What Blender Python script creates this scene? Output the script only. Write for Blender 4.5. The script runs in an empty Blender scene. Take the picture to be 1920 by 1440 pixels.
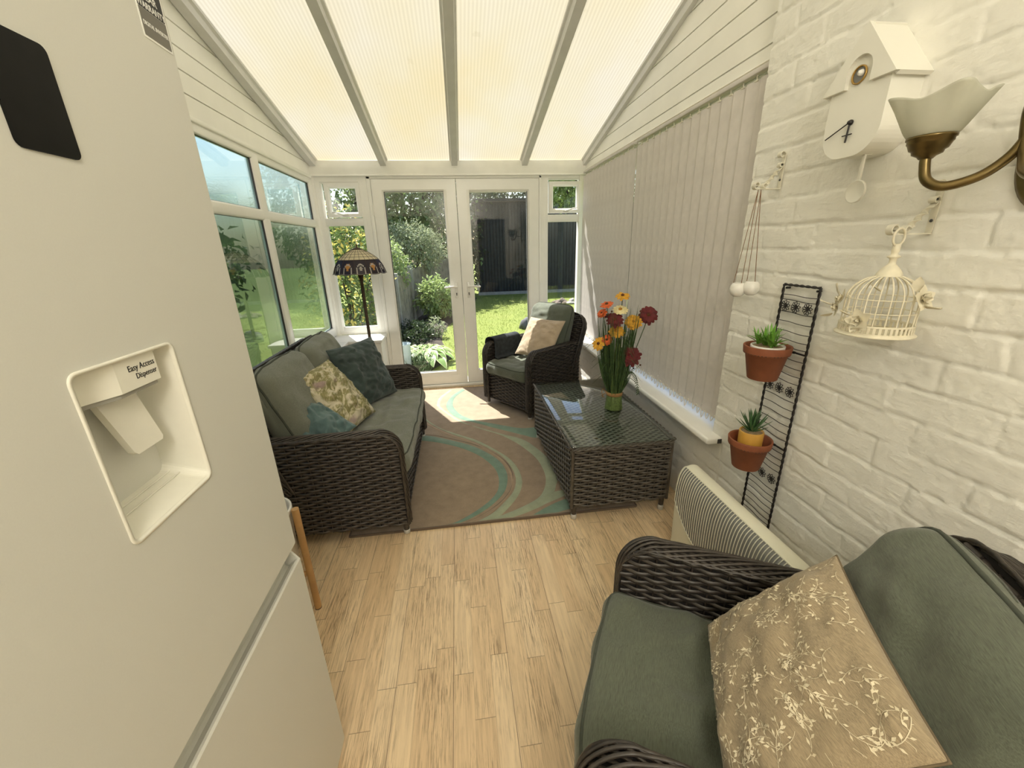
SUN_W, SKY_W, EXPO, FILL_W, RT = 12.6, .23, 0.27, 18.5, .163
import bpy, bmesh, math, random
import numpy as np
from mathutils import Vector, Matrix, noise as mnoise
random.seed(7); RNG = np.random.default_rng(11)
S = bpy.context.scene; COL = S.collection
pi = math.pi
V3 = lambda *a: np.array(a, float)
def nrm(v):
    v = np.asarray(v, float); return v/np.linalg.norm(v)

# ------------------------------------------------------------------ mesh builder
class MB:
    def __init__(s): s.v = []; s.n = 0; s.polys = []      # polys: (array (k,m), mat, smooth)
    def verts(s, P):
        P = np.asarray(P, float).reshape(-1, 3); b = s.n; s.v.append(P); s.n += len(P); return b
    def poly(s, P, mat=0, smooth=False):
        b = s.verts(P); s.polys.append((np.arange(b, b+len(P)).reshape(1, -1), mat, smooth))
    def quads(s, P, F, mat=0, smooth=True):
        b = s.verts(P); s.polys.append((np.asarray(F, int)+b, mat, smooth))
    def grid(s, P, cu=False, cv=False, mat=0, smooth=True, flip=False):
        P = np.asarray(P, float); n, m = P.shape[:2]; b = s.verts(P)
        I = np.arange(n if cu else n-1); J = np.arange(m if cv else m-1)
        i, j = np.meshgrid(I, J, indexing='ij'); i2 = (i+1) % n; j2 = (j+1) % m
        F = np.stack([i*m+j, i2*m+j, i2*m+j2, i*m+j2], -1).reshape(-1, 4)+b
        if flip: F = F[:, ::-1]
        s.polys.append((F, mat, smooth))
    def box(s, lo, hi, mat=0, bev=0.0, seg=2, M=None, smooth=False):
        lo = V3(*lo); hi = V3(*hi); bm = bmesh.new(); bmesh.ops.create_cube(bm, size=1.0)
        c = (lo+hi)/2; d = hi-lo
        for v in bm.verts: v.co = Vector(c+np.array(v.co)*d)
        if bev > 0: bmesh.ops.bevel(bm, geom=bm.edges[:], offset=min(bev, .49*min(abs(d))), segments=seg, affect='EDGES', profile=.5)
        s.bm(bm, mat, M, smooth or bev > 0)
    def bm(s, bm, mat=0, M=None, smooth=False):
        bm.verts.index_update(); P = np.array([v.co[:] for v in bm.verts])
        if M is not None: P = P@M[:3, :3].T+M[:3, 3]
        b = s.verts(P)
        g = {}
        for f in bm.faces: g.setdefault(len(f.verts), []).append([v.index for v in f.verts])
        for k in g: s.polys.append((np.array(g[k])+b, mat, smooth))
        bm.free()
    def tube(s, path, r, seg=8, closed=False, caps=True, mat=0, squash=None):
        P = np.asarray(path, float); n = len(P); r = np.broadcast_to(np.asarray(r, float), (n,))
        if closed: T = np.roll(P, -1, 0)-np.roll(P, 1, 0)
        else: T = np.gradient(P, axis=0)
        T /= np.maximum(np.linalg.norm(T, axis=1), 1e-9)[:, None]
        up = V3(0, 0, 1) if abs(T[0][2]) < .9 else V3(1, 0, 0)
        A = np.zeros((n, 3)); a = nrm(np.cross(T[0], up))
        for i in range(n):
            a = a-T[i]*(a@T[i]); a /= max(np.linalg.norm(a), 1e-9); A[i] = a
        B = np.cross(T, A); th = np.arange(seg)*2*pi/seg
        R = P[:, None]+r[:, None, None]*(np.cos(th)[None, :, None]*A[:, None]+np.sin(th)[None, :, None]*B[:, None])
        s.grid(R, cu=closed, cv=True, mat=mat)
        if caps and not closed:
            s.poly(R[0], mat); s.poly(R[-1][::-1], mat)
    def lathe(s, prof, c=(0, 0, 0), seg=32, mat=0, M=None, a0=0, smooth=True):
        pr = np.asarray(prof, float); th = a0+np.arange(seg)*2*pi/seg
        P = np.stack([pr[:, 0, None]*np.cos(th), pr[:, 0, None]*np.sin(th), np.repeat(pr[:, 1, None], seg, 1)], -1)
        if M is not None: P = P@M[:3, :3].T+M[:3, 3]
        P = P+V3(*c); s.grid(P, cv=True, mat=mat, flip=True, smooth=smooth)
    def prism(s, poly, d, mat=0, smooth=False):           # poly: (n,3) planar, extruded by d
        P = np.asarray(poly, float); Q = P+np.asarray(d, float); n = len(P)
        s.poly(P[::-1], mat); s.poly(Q, mat)
        s.grid(np.stack([P, Q]), cv=True, mat=mat, smooth=smooth, flip=True)
    def leaves(s, C, D, Nn, L, W, mat=0, bend=.15):       # arrays of leaf base, direction, normal -> 6 vert folded leaf
        D = D/np.maximum(np.linalg.norm(D, axis=1), 1e-9)[:, None]
        X = np.cross(D, Nn); X /= np.maximum(np.linalg.norm(X, axis=1), 1e-9)[:, None]; Nn = np.cross(X, D)
        L = np.broadcast_to(L, (len(C),))[:, None]; W = np.broadcast_to(W, (len(C),))[:, None]
        P = np.stack([C, C+D*L*.45+X*W*.5+Nn*L*bend*.5, C+D*L-Nn*L*bend, C+D*L*.45-X*W*.5+Nn*L*bend*.5], 1)
        n = len(C); F = np.arange(n*4).reshape(n, 4); s.quads(P.reshape(-1, 3), F, mat, False)
    def build(s, name, mats, parent=None, loc=None):
        me = bpy.data.meshes.new(name); Vv = np.concatenate(s.v) if s.v else np.zeros((0, 3))
        me.vertices.add(len(Vv)); me.vertices.foreach_set('co', Vv.astype(np.float32).ravel())
        lv = np.concatenate([p[0].ravel() for p in s.polys]); tot = np.concatenate([np.full(len(p[0]), p[0].shape[1]) for p in s.polys])
        me.loops.add(len(lv)); me.loops.foreach_set('vertex_index', lv.astype(np.int32))
        me.polygons.add(len(tot)); st = np.concatenate([[0], np.cumsum(tot)[:-1]])
        me.polygons.foreach_set('loop_start', st.astype(np.int32)); me.polygons.foreach_set('loop_total', tot.astype(np.int32))
        me.polygons.foreach_set('material_index', np.concatenate([np.full(len(p[0]), p[1]) for p in s.polys]).astype(np.int32))
        me.polygons.foreach_set('use_smooth', np.concatenate([np.full(len(p[0]), p[2]) for p in s.polys]).astype(bool))
        for m in (mats if isinstance(mats, (list, tuple)) else [mats]): me.materials.append(m)
        me.update(calc_edges=True); me.validate()
        o = bpy.data.objects.new(name, me); COL.objects.link(o)
        if parent is not None: o.parent = parent
        if loc is not None: o.location = loc
        return o
def tag(o, label=None, cat=None, group=None, kind=None):
    if label: o['label'] = label
    if cat: o['category'] = cat
    if group: o['group'] = group
    if kind: o['kind'] = kind
    return o
def thing(name, label, cat, loc=(0, 0, 0), rz=0, group=None):
    o = bpy.data.objects.new(name, None); o.empty_display_size = .05; COL.objects.link(o); o.location = loc; o.rotation_euler = (0, 0, rz)
    return tag(o, label, cat, group)
def struct(name, mb, mats, parent=None):
    o = mb.build(name, mats, parent)
    if parent is None: o['kind'] = 'structure'
    return o
def structE(name):
    o = bpy.data.objects.new(name, None); COL.objects.link(o); o['kind'] = 'structure'; return o
def frameM(O, X, Y, Z):
    M = np.eye(4); M[:3, 0] = X; M[:3, 1] = Y; M[:3, 2] = Z; M[:3, 3] = O; return M
def spline(pts, n=40, closed=False):
    P = np.asarray(pts, float); m = len(P); out = []
    segs = m if closed else m-1
    for i in range(segs):
        if closed: p0, p1, p2, p3 = P[(i-1) % m], P[i], P[(i+1) % m], P[(i+2) % m]
        else: p0, p1, p2, p3 = P[max(i-1, 0)], P[i], P[i+1], P[min(i+2, m-1)]
        k = max(2, n//segs)
        for t in np.arange(k)/k:
            out.append(.5*((2*p1)+(-p0+p2)*t+(2*p0-5*p1+4*p2-p3)*t*t+(-p0+3*p1-3*p2+p3)*t**3))
    if not closed: out.append(P[-1])
    return np.array(out)
def vnoise(x, y, seed=0):          # smooth value noise, numpy
    r = np.random.default_rng(seed).random((64, 64))*2-1
    xi = np.floor(x).astype(int); yi = np.floor(y).astype(int); fx = x-xi; fy = y-yi
    fx = fx*fx*(3-2*fx); fy = fy*fy*(3-2*fy); g = lambda a, b: r[a % 64, b % 64]
    return (g(xi, yi)*(1-fx)+g(xi+1, yi)*fx)*(1-fy)+(g(xi, yi+1)*(1-fx)+g(xi+1, yi+1)*fx)*fy

# ------------------------------------------------------------------ materials
def mat(name): 
    m = bpy.data.materials.new(name); m.use_nodes = True; nt = m.node_tree; nt.nodes.clear()
    return m, nt
class NT:
    def __init__(s, nt): s.t = nt
    def n(s, typ, **kw):
        nd = s.t.nodes.new(typ)
        for k, v in kw.items():
            if k in nd.inputs.keys():
                i = nd.inputs[k]
                if isinstance(v, bpy.types.NodeSocket): s.t.links.new(v, i)
                else: i.default_value = v
            else: setattr(nd, k, v)
        return nd
    def l(s, a, b): s.t.links.new(a, b)
    def math(s, op, a, b=None, c=None):
        nd = s.t.nodes.new('ShaderNodeMath'); nd.operation = op
        for k, x in enumerate((a, b, c)):
            if x is None: continue
            if isinstance(x, bpy.types.NodeSocket): s.l(x, nd.inputs[k])
            else: nd.inputs[k].default_value = x
        return nd.outputs[0]
    def ramp(s, fac, stops):
        nd = s.t.nodes.new('ShaderNodeValToRGB'); s.l(fac, nd.inputs[0]); e = nd.color_ramp.elements
        while len(e) < len(stops): e.new(.5)
        for k, (p, c) in enumerate(stops): e[k].position = p; e[k].color = (*c, 1) if len(c) == 3 else c
        return nd.outputs[0]
    def coord(s, sc=(1, 1, 1), rot=(0, 0, 0), kind='Object'):
        tc = s.t.nodes.new('ShaderNodeTexCoord'); mp = s.t.nodes.new('ShaderNodeMapping'); mp.inputs['Scale'].default_value = sc; mp.inputs['Rotation'].default_value = rot
        s.l(tc.outputs[kind], mp.inputs[0]); return mp.outputs[0]
    def noise(s, vec, scale, detail=3, rough=.5, dist=0):
        nd = s.n('ShaderNodeTexNoise'); s.l(vec, nd.inputs['Vector']); nd.inputs['Scale'].default_value = scale; nd.inputs['Detail'].default_value = detail; nd.inputs['Roughness'].default_value = rough; nd.inputs['Distortion'].default_value = dist
        return nd.outputs[0]
    def bump(s, h, strength=.3, dist=.01, normal=None):
        nd = s.n('ShaderNodeBump'); s.l(h, nd.inputs['Height']); nd.inputs['Strength'].default_value = strength; nd.inputs['Distance'].default_value = dist
        if normal: s.l(normal, nd.inputs['Normal'])
        return nd.outputs[0]
    def mix(s, fac, a, b, blend='MIX'):
        nd = s.t.nodes.new('ShaderNodeMix'); nd.data_type = 'RGBA'; nd.blend_type = blend
        for i, x in ((0, fac), (6, a), (7, b)):
            if isinstance(x, bpy.types.NodeSocket): s.l(x, nd.inputs[i])
            elif i == 0: nd.inputs[i].default_value = x
            else: nd.inputs[i].default_value = (*x, 1)
        return nd.outputs[2]
    def princ(s, col, rough=.5, normal=None, **kw):
        p = s.t.nodes.new('ShaderNodeBsdfPrincipled'); o = s.t.nodes.new('ShaderNodeOutputMaterial')
        if isinstance(col, bpy.types.NodeSocket): s.l(col, p.inputs['Base Color'])
        else: p.inputs['Base Color'].default_value = (*col, 1)
        if isinstance(rough, bpy.types.NodeSocket): s.l(rough, p.inputs['Roughness'])
        else: p.inputs['Roughness'].default_value = rough
        if normal: s.l(normal, p.inputs['Normal'])
        for k, v in kw.items():
            i = p.inputs[k.replace('_', ' ')]
            i.default_value = v
        s.l(p.outputs[0], o.inputs[0]); return p
def plain(name, col, rough=.5, var=.06, scale=30, bump=0, bscale=200, **kw):
    m, nt = mat(name); t = NT(nt); c = t.coord()
    n = t.noise(c, scale, 4)
    lo = tuple(x*(1-var) for x in col); hi = tuple(min(1, x*(1+var)) for x in col)
    cc = t.ramp(n, [(.3, lo), (.7, hi)])
    nn = t.bump(t.noise(c, bscale, 3), bump, .002) if bump else None
    t.princ(cc, rough, nn, **kw); return m
M_ = {}
M_['upvc'] = plain('white_upvc', (.88, .875, .84), .28, .02, 8)
M_['paintboard'] = plain('cladding_paint', (.915, .905, .85), .35, .03, 6)
M_['beam'] = plain('eaves_beam', (.92, .915, .87), .4, .06, 5)
M_['aluminium'] = plain('rafter_grey', (.66, .655, .63), .4, .05, 10)
M_['plaster'] = plain('white_plaster', (.86, .85, .80), .7, .04, 6, .15, 40)
M_['fridge'] = plain('fridge_white', (.62, .62, .575), .42, .012, 500, .02, 1500)
M_['fridge_in'] = plain('fridge_plastic', (.76, .75, .67), .45, .02, 40)
M_['grip'] = plain('grip_grey', (.62, .62, .57), .4, .03, 20)
M_['fridge_dark'] = plain('fridge_gasket', (.30, .295, .26), .5, .05, 20)
M_['black_gloss'] = plain('black_glass_panel', (.006, .006, .0055), .35, .2, 40, Specular_IOR_Level=.15)
M_['black_print'] = plain('black_print', (.015, .015, .015), .5, .1, 40)
M_['white_print'] = plain('white_print', (.85, .85, .82), .5, .02, 40)
M_['grey_print'] = plain('grey_print', (.16, .15, .13), .5, .02, 40)
M_['wicker'] = None
M_['dark'] = plain('dark_core', (.012, .010, .009), .9, .2, 20)
M_['glide'] = plain('leg_glide', (.55, .54, .50), .35, .05, 20)
M_['teal'] = None
M_['pinewood'] = plain('pale_wood', (.52, .31, .13), .5, .15, 12)
M_['pot_white'] = plain('white_ceramic', (.82, .81, .77), .25, .02, 20)
M_['brass'] = plain('antique_brass', (.16, .115, .045), .32, .25, 25, Metallic=.85)
M_['lampbronze'] = plain('dark_bronze', (.055, .033, .018), .42, .3, 30, Metallic=.5)
M_['clockwhite'] = plain('matte_white', (.80, .79, .72), .45, .015, 10)
M_['cream'] = plain('cream_metal', (.74, .69, .54), .45, .1, 40, .1, 90)
M_['bracket'] = plain('bracket_cream', (.72, .69, .58), .45, .08, 40)
M_['gold'] = plain('gold_ring', (.45, .28, .08), .35, .1, 20, Metallic=.6)
M_['blackiron'] = plain('black_iron', (.012, .009, .009), .45, .3, 60)
M_['terracotta'] = plain('terracotta', (.235, .072, .030), .7, .14, 25, .1, 150)
M_['yellowpot'] = plain('yellow_ceramic', (.56, .31, .055), .35, .06, 20)
M_['gravel'] = plain('gravel', (.30, .22, .13), .9, .6, 400, .8, 400)
M_['succ'] = plain('succulent_leaf', (.055, .13, .045), .45, .3, 30)
M_['grassplant'] = plain('bright_leaf', (.16, .36, .05), .45, .3, 30)
M_['twine'] = plain('twine', (.20, .09, .035), .9, .2, 200)
M_['jute'] = plain('raffia_band', (.33, .18, .07), .85, .2, 200)
M_['vane'] = None
M_['cord'] = plain('cord_cream', (.72, .66, .55), .6, .05, 50)
M_['heater'] = plain('heater_cream', (.74, .73, .60), .4, .015, 10)
M_['heater_dark'] = plain('heater_edge', (.20, .20, .19), .5, .05, 10)
M_['keyhole'] = plain('dark_metal', (.05, .05, .05), .4, .1, 10)
M_['velvetblack'] = plain('black_fleece', (.024, .029, .034), .95, .4, 30, .5, 300)
M_['chrome'] = plain('steel', (.6, .6, .58), .25, .05, 10, Metallic=.9)

def wicker_mat(name, col, rough=.42):
    m, nt = mat(name); t = NT(nt); c = t.coord()
    n = t.noise(c, 45, 3); n2 = t.noise(t.coord((1, 1, 6)), 300, 2)
    cc = t.ramp(n, [(.25, tuple(x*.55 for x in col)), (.55, col), (.8, tuple(x*1.7 for x in col))])
    t.princ(cc, rough, t.bump(n2, .15, .001)); return m
M_['wicker'] = wicker_mat('brown_rattan', (.042, .034, .028), .38)
M_['wicker2'] = wicker_mat('grey_brown_rattan', (.058, .047, .038), .40)
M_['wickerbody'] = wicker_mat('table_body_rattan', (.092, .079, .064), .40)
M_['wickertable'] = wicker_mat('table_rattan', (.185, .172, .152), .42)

def fabric(name, col, weave=900, var=.12, slub=True, rough=.9, wr=.25):
    m, nt = mat(name); t = NT(nt); c = t.coord()
    n = t.noise(c, 6, 4); f = t.noise(t.coord((16, 1, 16)), 42, 3, .65); g = t.noise(c, weave, 2)
    a = t.ramp(n, [(.3, tuple(x*(1-var) for x in col)), (.7, tuple(min(1, x*(1+var)) for x in col))])
    if slub: a = t.mix(.7, a, t.ramp(f, [(.3, tuple(x*.58 for x in col)), (.7, tuple(min(1, x*1.5) for x in col))]))
    h = t.math('ADD', t.math('MULTIPLY', g, .25), t.math('MULTIPLY', t.noise(c, 16, 3, .55, .6), 1.2))
    p = t.princ(a, rough, t.bump(h, wr, .012), Sheen_Weight=.25); return m
M_['sage'] = fabric('sage_green_fabric', (.095, .108, .078))
M_['sagelight'] = fabric('sage_grey_fabric', (.165, .175, .14))
M_['piping'] = plain('piping_fabric', (.060, .068, .053), .9, .1, 80)
M_['darkteal'] = fabric('dark_teal_velvet', (.035, .058, .055), 700, .25, False, .8, .45)
M_['midteal'] = fabric('blue_teal_fabric', (.10, .17, .175), 700, .2, False, .85, .5)
M_['beige'] = fabric('beige_linen', (.33, .26, .165), 900, .08)
M_['beigeseam'] = plain('beige_seam', (.15, .115, .07), .9, .1, 80)
M_['sprig'] = plain('cream_embroidery', (.70, .62, .45), .8, .06, 200)
M_['creampillow'] = fabric('cream_crinkle_fabric', (.46, .36, .25), 500, .15, False, .9, .6)

def floral():
    m, nt = mat('floral_fabric'); t = NT(nt); c = t.coord()
    w = t.noise(t.coord((1, 1, 1)), 9, 5, .6, 1.5); w2 = t.noise(t.coord((4, 1, 1), (0, .5, .4)), 14, 4, .6, 1.2); 
    a = t.ramp(w2, [(.32, (.66, .60, .44)), (.42, (.52, .47, .30)), (.50, (.20, .19, .07)), (.60, (.30, .27, .12)), (.72, (.46, .36, .31))])
    b = t.mix(t.ramp(w, [(.40, (0, 0, 0)), (.50, (1, 1, 1))]), (.64, .58, .44), a)
    b = t.mix(t.ramp(t.noise(c, 7, 2), [(.62, (0, 0, 0)), (.68, (.7, .7, .7))]), b, (.36, .25, .27))
    t.princ(b, .75, t.bump(t.noise(c, 14, 4, .6, .8), .5, .012)); return m
M_['floral'] = floral()

def brick_paint():
    m, nt = mat('white_painted_brick'); t = NT(nt); c = t.coord()
    a = t.ramp(t.noise(c, 5, 5), [(.3, (.82, .81, .755)), (.7, (.87, .86, .80))])
    h = t.math('ADD', t.noise(c, 60, 5, .65), t.math('MULTIPLY', t.noise(t.coord((1, 1, 5)), 25, 3), .6))
    t.princ(a, .55, t.bump(h, .35, .006)); return m
M_['brick'] = brick_paint()

def floor_mat():
    m, nt = mat('oak_laminate'); t = NT(nt); tc = t.t.nodes.new('ShaderNodeTexCoord'); sx = t.t.nodes.new('ShaderNodeSeparateXYZ'); t.l(tc.outputs['Object'], sx.inputs[0])
    X, Y = sx.outputs[0], sx.outputs[1]
    sw = .0667; u = t.math('DIVIDE', t.math('ADD', X, 10.+.11-.0), sw); ui = t.math('FLOOR', u); uf = t.math('FRACT', u)
    wn = t.n('ShaderNodeTexWhiteNoise', noise_dimensions='1D'); t.l(ui, wn.inputs['W'])
    v = t.math('ADD', t.math('DIVIDE', Y, .43), t.math('MULTIPLY', wn.outputs[0], 7.3)); vi = t.math('FLOOR', v); vf = t.math('FRACT', v)
    cb = t.n('ShaderNodeCombineXYZ'); t.l(ui, cb.inputs[0]); t.l(vi, cb.inputs[1])
    w2 = t.n('ShaderNodeTexWhiteNoise', noise_dimensions='2D'); t.l(cb.outputs[0], w2.inputs['Vector'])
    base = t.ramp(w2.outputs[0], [(0, (.76, .565, .345)), (.35, (.81, .615, .385)), (.7, (.85, .66, .42)), (1, (.88, .70, .465))])
    off = t.n('ShaderNodeVectorMath', operation='MULTIPLY_ADD'); 
    cc = t.n('ShaderNodeCombineXYZ'); t.l(w2.outputs[0], cc.inputs[0]); t.l(w2.outputs[0], cc.inputs[1])
    t.l(cc.outputs[0], off.inputs[0]); off.inputs[1].default_value = (13, 17, 0); t.l(tc.outputs['Object'], off.inputs[2])
    mp = t.t.nodes.new('ShaderNodeMapping'); mp.inputs['Scale'].default_value = (38, 2.2, 1); t.l(off.outputs[0], mp.inputs[0])
    g = t.noise(mp.outputs[0], 1.6, 6, .62, .6)
    mp2 = t.t.nodes.new('ShaderNodeMapping'); mp2.inputs['Scale'].default_value = (150, 6, 1); t.l(off.outputs[0], mp2.inputs[0])
    g2 = t.noise(mp2.outputs[0], 1.5, 4, .7)
    blotch = t.noise(t.coord((2.2, .8, 1)), 3.2, 4, .6)
    c1 = t.mix(t.ramp(g, [(.42, (0, 0, 0)), (.62, (.5, .5, .5))]), base, t.mix(.42, base, (.30, .18, .09)))
    thr = t.math('MULTIPLY', t.ramp(g2, [(.48, (0, 0, 0)), (.60, (1, 1, 1))]), t.ramp(blotch, [(.42, (.12, .12, .12)), (.60, (1, 1, 1))]))
    c2 = t.mix(t.math('MULTIPLY', thr, .72), c1, (.20, .12, .065))
    # joints: strip joint fine, plank joint (every third strip) dark
    pj = t.math('FRACT', t.math('DIVIDE', t.math('ADD', X, 10.11), .2))
    ed = t.math('LESS_THAN', pj, .011); es = t.math('MULTIPLY', t.math('LESS_THAN', uf, .02), .35); ee = t.math('MULTIPLY', t.math('LESS_THAN', vf, .005), .8)
    e = t.math('MAXIMUM', ed, t.math('MAXIMUM', es, ee))
    c3 = t.mix(t.math('MULTIPLY', e, .75), c2, (.10, .055, .03))
    t.princ(c3, t.ramp(g2, [(.3, (.27, .27, .27)), (.7, (.44, .44, .44))]), t.bump(t.math('SUBTRACT', t.math('MULTIPLY', g2, .4), e), .12, .004)); return m
M_['floor'] = floor_mat()

def roof_mat():
    m, nt = mat('cream_polycarbonate'); t = NT(nt); tc = t.t.nodes.new('ShaderNodeTexCoord'); sx = t.t.nodes.new('ShaderNodeSeparateXYZ'); t.l(tc.outputs['Object'], sx.inputs[0])
    st = t.math('SINE', t.math('MULTIPLY', sx.outputs[0], 2*pi/.021)); st = t.math('MULTIPLY_ADD', st, .5, .5)
    st2 = t.math('MULTIPLY_ADD', t.math('SINE', t.math('MULTIPLY', sx.outputs[0], 2*pi/.0074)), .5, .5)
    n = t.noise(t.coord((1, .45, 1)), 1.7, 4)
    base = t.ramp(n, [(.30, (.93, .82, .54)), (.5, (.93, .87, .68)), (.65, (.94, .90, .78))])
    dirt = t.noise(t.coord((1, .6, 1)), 8, 5, .65)
    base = t.mix(t.ramp(dirt, [(.66, (0, 0, 0)), (.80, (.35, .35, .35))]), base, (.55, .46, .26))
    c = t.mix(t.math('MULTIPLY_ADD', st, .24, t.math('MULTIPLY', st2, .05)), base, (.50, .44, .28))
    tr = t.n('ShaderNodeBsdfTranslucent'); t.l(c, tr.inputs['Color']); df = t.n('ShaderNodeBsdfDiffuse'); t.l(t.mix(.45, c, (.0, .0, .0)), df.inputs['Color'])
    mx = t.n('ShaderNodeMixShader'); mx.inputs[0].default_value = ROOF_T; t.l(df.outputs[0], mx.inputs[1]); t.l(tr.outputs[0], mx.inputs[2])
    gl = t.n('ShaderNodeBsdfGlossy', Roughness=.35); gl.inputs['Color'].default_value = (.9, .9, .85, 1)
    m2 = t.n('ShaderNodeMixShader'); m2.inputs[0].default_value = .04; t.l(mx.outputs[0], m2.inputs[1]); t.l(gl.outputs[0], m2.inputs[2])
    o = t.n('ShaderNodeOutputMaterial'); t.l(m2.outputs[0], o.inputs[0]); return m
ROOF_T = float(RT)
M_['roof'] = roof_mat()

def glass(name, tint=(.97, .985, .975), bump=0, refl=1.0):
    m, nt = mat(name); t = NT(nt)
    tr = t.n('ShaderNodeBsdfTransparent'); tr.inputs[0].default_value = (*tint, 1)
    gl = t.n('ShaderNodeBsdfGlossy', Roughness=.0); fr = t.n('ShaderNodeFresnel', IOR=1.5)
    ge = t.n('ShaderNodeNewGeometry'); f = t.math('MULTIPLY', t.math('MINIMUM', t.math('MULTIPLY', fr.outputs[0], 1.7*refl), 1.0), t.math('SUBTRACT', 1.0, ge.outputs['Backfacing']))
    mx = t.n('ShaderNodeMixShader'); t.l(f, mx.inputs[0]); t.l(tr.outputs[0], mx.inputs[1]); t.l(gl.outputs[0], mx.inputs[2])
    o = t.n('ShaderNodeOutputMaterial'); t.l(mx.outputs[0], o.inputs[0]); return m
M_['glass'] = glass('clear_glass'); M_['tableglass'] = glass('table_glass', (.88, .93, .91))
def obscure():
    m, nt = mat('obscured_glass'); t = NT(nt); c = t.coord()
    h = t.noise(c, 110, 3, .6); nb = t.bump(h, .35, .004)
    rf = t.n('ShaderNodeBsdfRefraction', Roughness=.16, IOR=1.12); rf.inputs['Color'].default_value = (.44, .56, .56, 1); t.l(nb, rf.inputs['Normal'])
    tr = t.n('ShaderNodeBsdfTransparent'); tr.inputs[0].default_value = (.44, .56, .56, 1)
    gl = t.n('ShaderNodeBsdfGlossy', Roughness=.02); fr = t.n('ShaderNodeFresnel', IOR=1.5)
    m0 = t.n('ShaderNodeMixShader'); m0.inputs[0].default_value = .30; t.l(rf.outputs[0], m0.inputs[1]); t.l(tr.outputs[0], m0.inputs[2])
    ge = t.n('ShaderNodeNewGeometry'); f = t.math('MULTIPLY', t.math('MINIMUM', t.math('MULTIPLY', fr.outputs[0], 1.9), 1.0), t.math('SUBTRACT', 1.0, ge.outputs['Backfacing']))
    mx = t.n('ShaderNodeMixShader'); t.l(f, mx.inputs[0]); t.l(m0.outputs[0], mx.inputs[1]); t.l(gl.outputs[0], mx.inputs[2])
    o = t.n('ShaderNodeOutputMaterial'); t.l(mx.outputs[0], o.inputs[0]); return m
M_['obscure'] = obscure()
def translucent(name, col, tr=.35, rough=.6, var=.05, scale=20):
    m, nt = mat(name); t = NT(nt); c = t.ramp(t.noise(t.coord(), scale, 3), [(.3, tuple(x*(1-var) for x in col)), (.7, tuple(min(1, x*(1+var)) for x in col))])
    a = t.n('ShaderNodeBsdfDiffuse'); b = t.n('ShaderNodeBsdfTranslucent'); t.l(c, a.inputs[0]); t.l(c, b.inputs[0])
    mx = t.n('ShaderNodeMixShader'); mx.inputs[0].default_value = tr; t.l(a.outputs[0], mx.inputs[1]); t.l(b.outputs[0], mx.inputs[2])
    gl = t.n('ShaderNodeBsdfGlossy', Roughness=rough*.6); m2 = t.n('ShaderNodeMixShader'); m2.inputs[0].default_value = .04; t.l(mx.outputs[0], m2.inputs[1]); t.l(gl.outputs[0], m2.inputs[2])
    o = t.n('ShaderNodeOutputMaterial'); t.l(m2.outputs[0], o.inputs[0]); return m
M_['vane'] = translucent('taupe_blind_fabric', (.72, .68, .65), .10)
M_['frost'] = translucent('frosted_glass_shade', (.74, .74, .65), .5)
M_['amber'] = translucent('amber_leaded_glass', (.80, .71, .50), .6)
M_['orangeglass'] = translucent('orange_leaded_glass', (.55, .26, .07), .5)
M_['paleglass'] = translucent('pale_leaded_glass', (.48, .44, .42), .5)
M_['plumglass'] = translucent('plum_leaded_glass', (.022, .014, .025), .3)
def leafmat(name, a, b, tr=.35):
    m, nt = mat(name); t = NT(nt); c = t.ramp(t.noise(t.coord(), 3.1, 5, .7), [(.3, a), (.7, b)])
    oi = t.n('ShaderNodeNewGeometry'); c = t.mix(t.math('MULTIPLY', oi.outputs['Random Per Island'], .55), c, tuple(min(1, x*1.5) for x in b))
    d = t.n('ShaderNodeBsdfDiffuse'); s = t.n('ShaderNodeBsdfTranslucent'); t.l(c, d.inputs[0]); t.l(c, s.inputs[0])
    mx = t.n('ShaderNodeMixShader'); mx.inputs[0].default_value = tr; t.l(d.outputs[0], mx.inputs[1]); t.l(s.outputs[0], mx.inputs[2])
    gl = t.n('ShaderNodeBsdfGlossy', Roughness=.45); m2 = t.n('ShaderNodeMixShader'); m2.inputs[0].default_value = .05; t.l(mx.outputs[0], m2.inputs[1]); t.l(gl.outputs[0], m2.inputs[2])
    o = t.n('ShaderNodeOutputMaterial'); t.l(m2.outputs[0], o.inputs[0]); return m
M_['leaf'] = leafmat('tree_leaf', (.075, .120, .035), (.17, .25, .075))
M_['leafdark'] = leafmat('dark_leaf', (.018, .035, .012), (.045, .07, .025))
M_['leafgrey'] = leafmat('greygreen_leaf', (.20, .235, .14), (.36, .40, .25))
M_['leafbright'] = leafmat('bright_leaf_shrub', (.18, .26, .08), (.36, .44, .18))
M_['leafyellow'] = leafmat('yellow_leaf', (.50, .38, .06), (.80, .64, .18))
M_['hosta'] = leafmat('hosta_leaf', (.10, .19, .05), (.22, .34, .10))
M_['hostaedge'] = leafmat('hosta_edge', (.45, .50, .26), (.6, .62, .36))
M_['stemgreen'] = plain('stem_green', (.048, .092, .028), .6, .35, 60)
M_['stemcut'] = plain('stem_bundle', (.10, .15, .04), .6, .35, 90)
M_['petalred'] = plain('crimson_petal', (.115, .008, .010), .7, .35, 60)
M_['petalyellow'] = plain('yellow_petal', (.62, .32, .025), .7, .25, 60)
M_['petalorange'] = plain('orange_petal', (.58, .105, .02), .7, .3, 60)
M_['petalcream'] = plain('cream_petal', (.75, .66, .36), .7, .15, 60)
M_['flowercentre'] = plain('flower_centre', (.10, .035, .012), .9, .3, 200)
M_['centreyellow'] = plain('flower_centre_yellow', (.45, .22, .03), .9, .3, 200)
M_['fencewood'] = plain('weathered_fence', (.25, .21, .165), .85, .35, 6, .4, 40)
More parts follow.
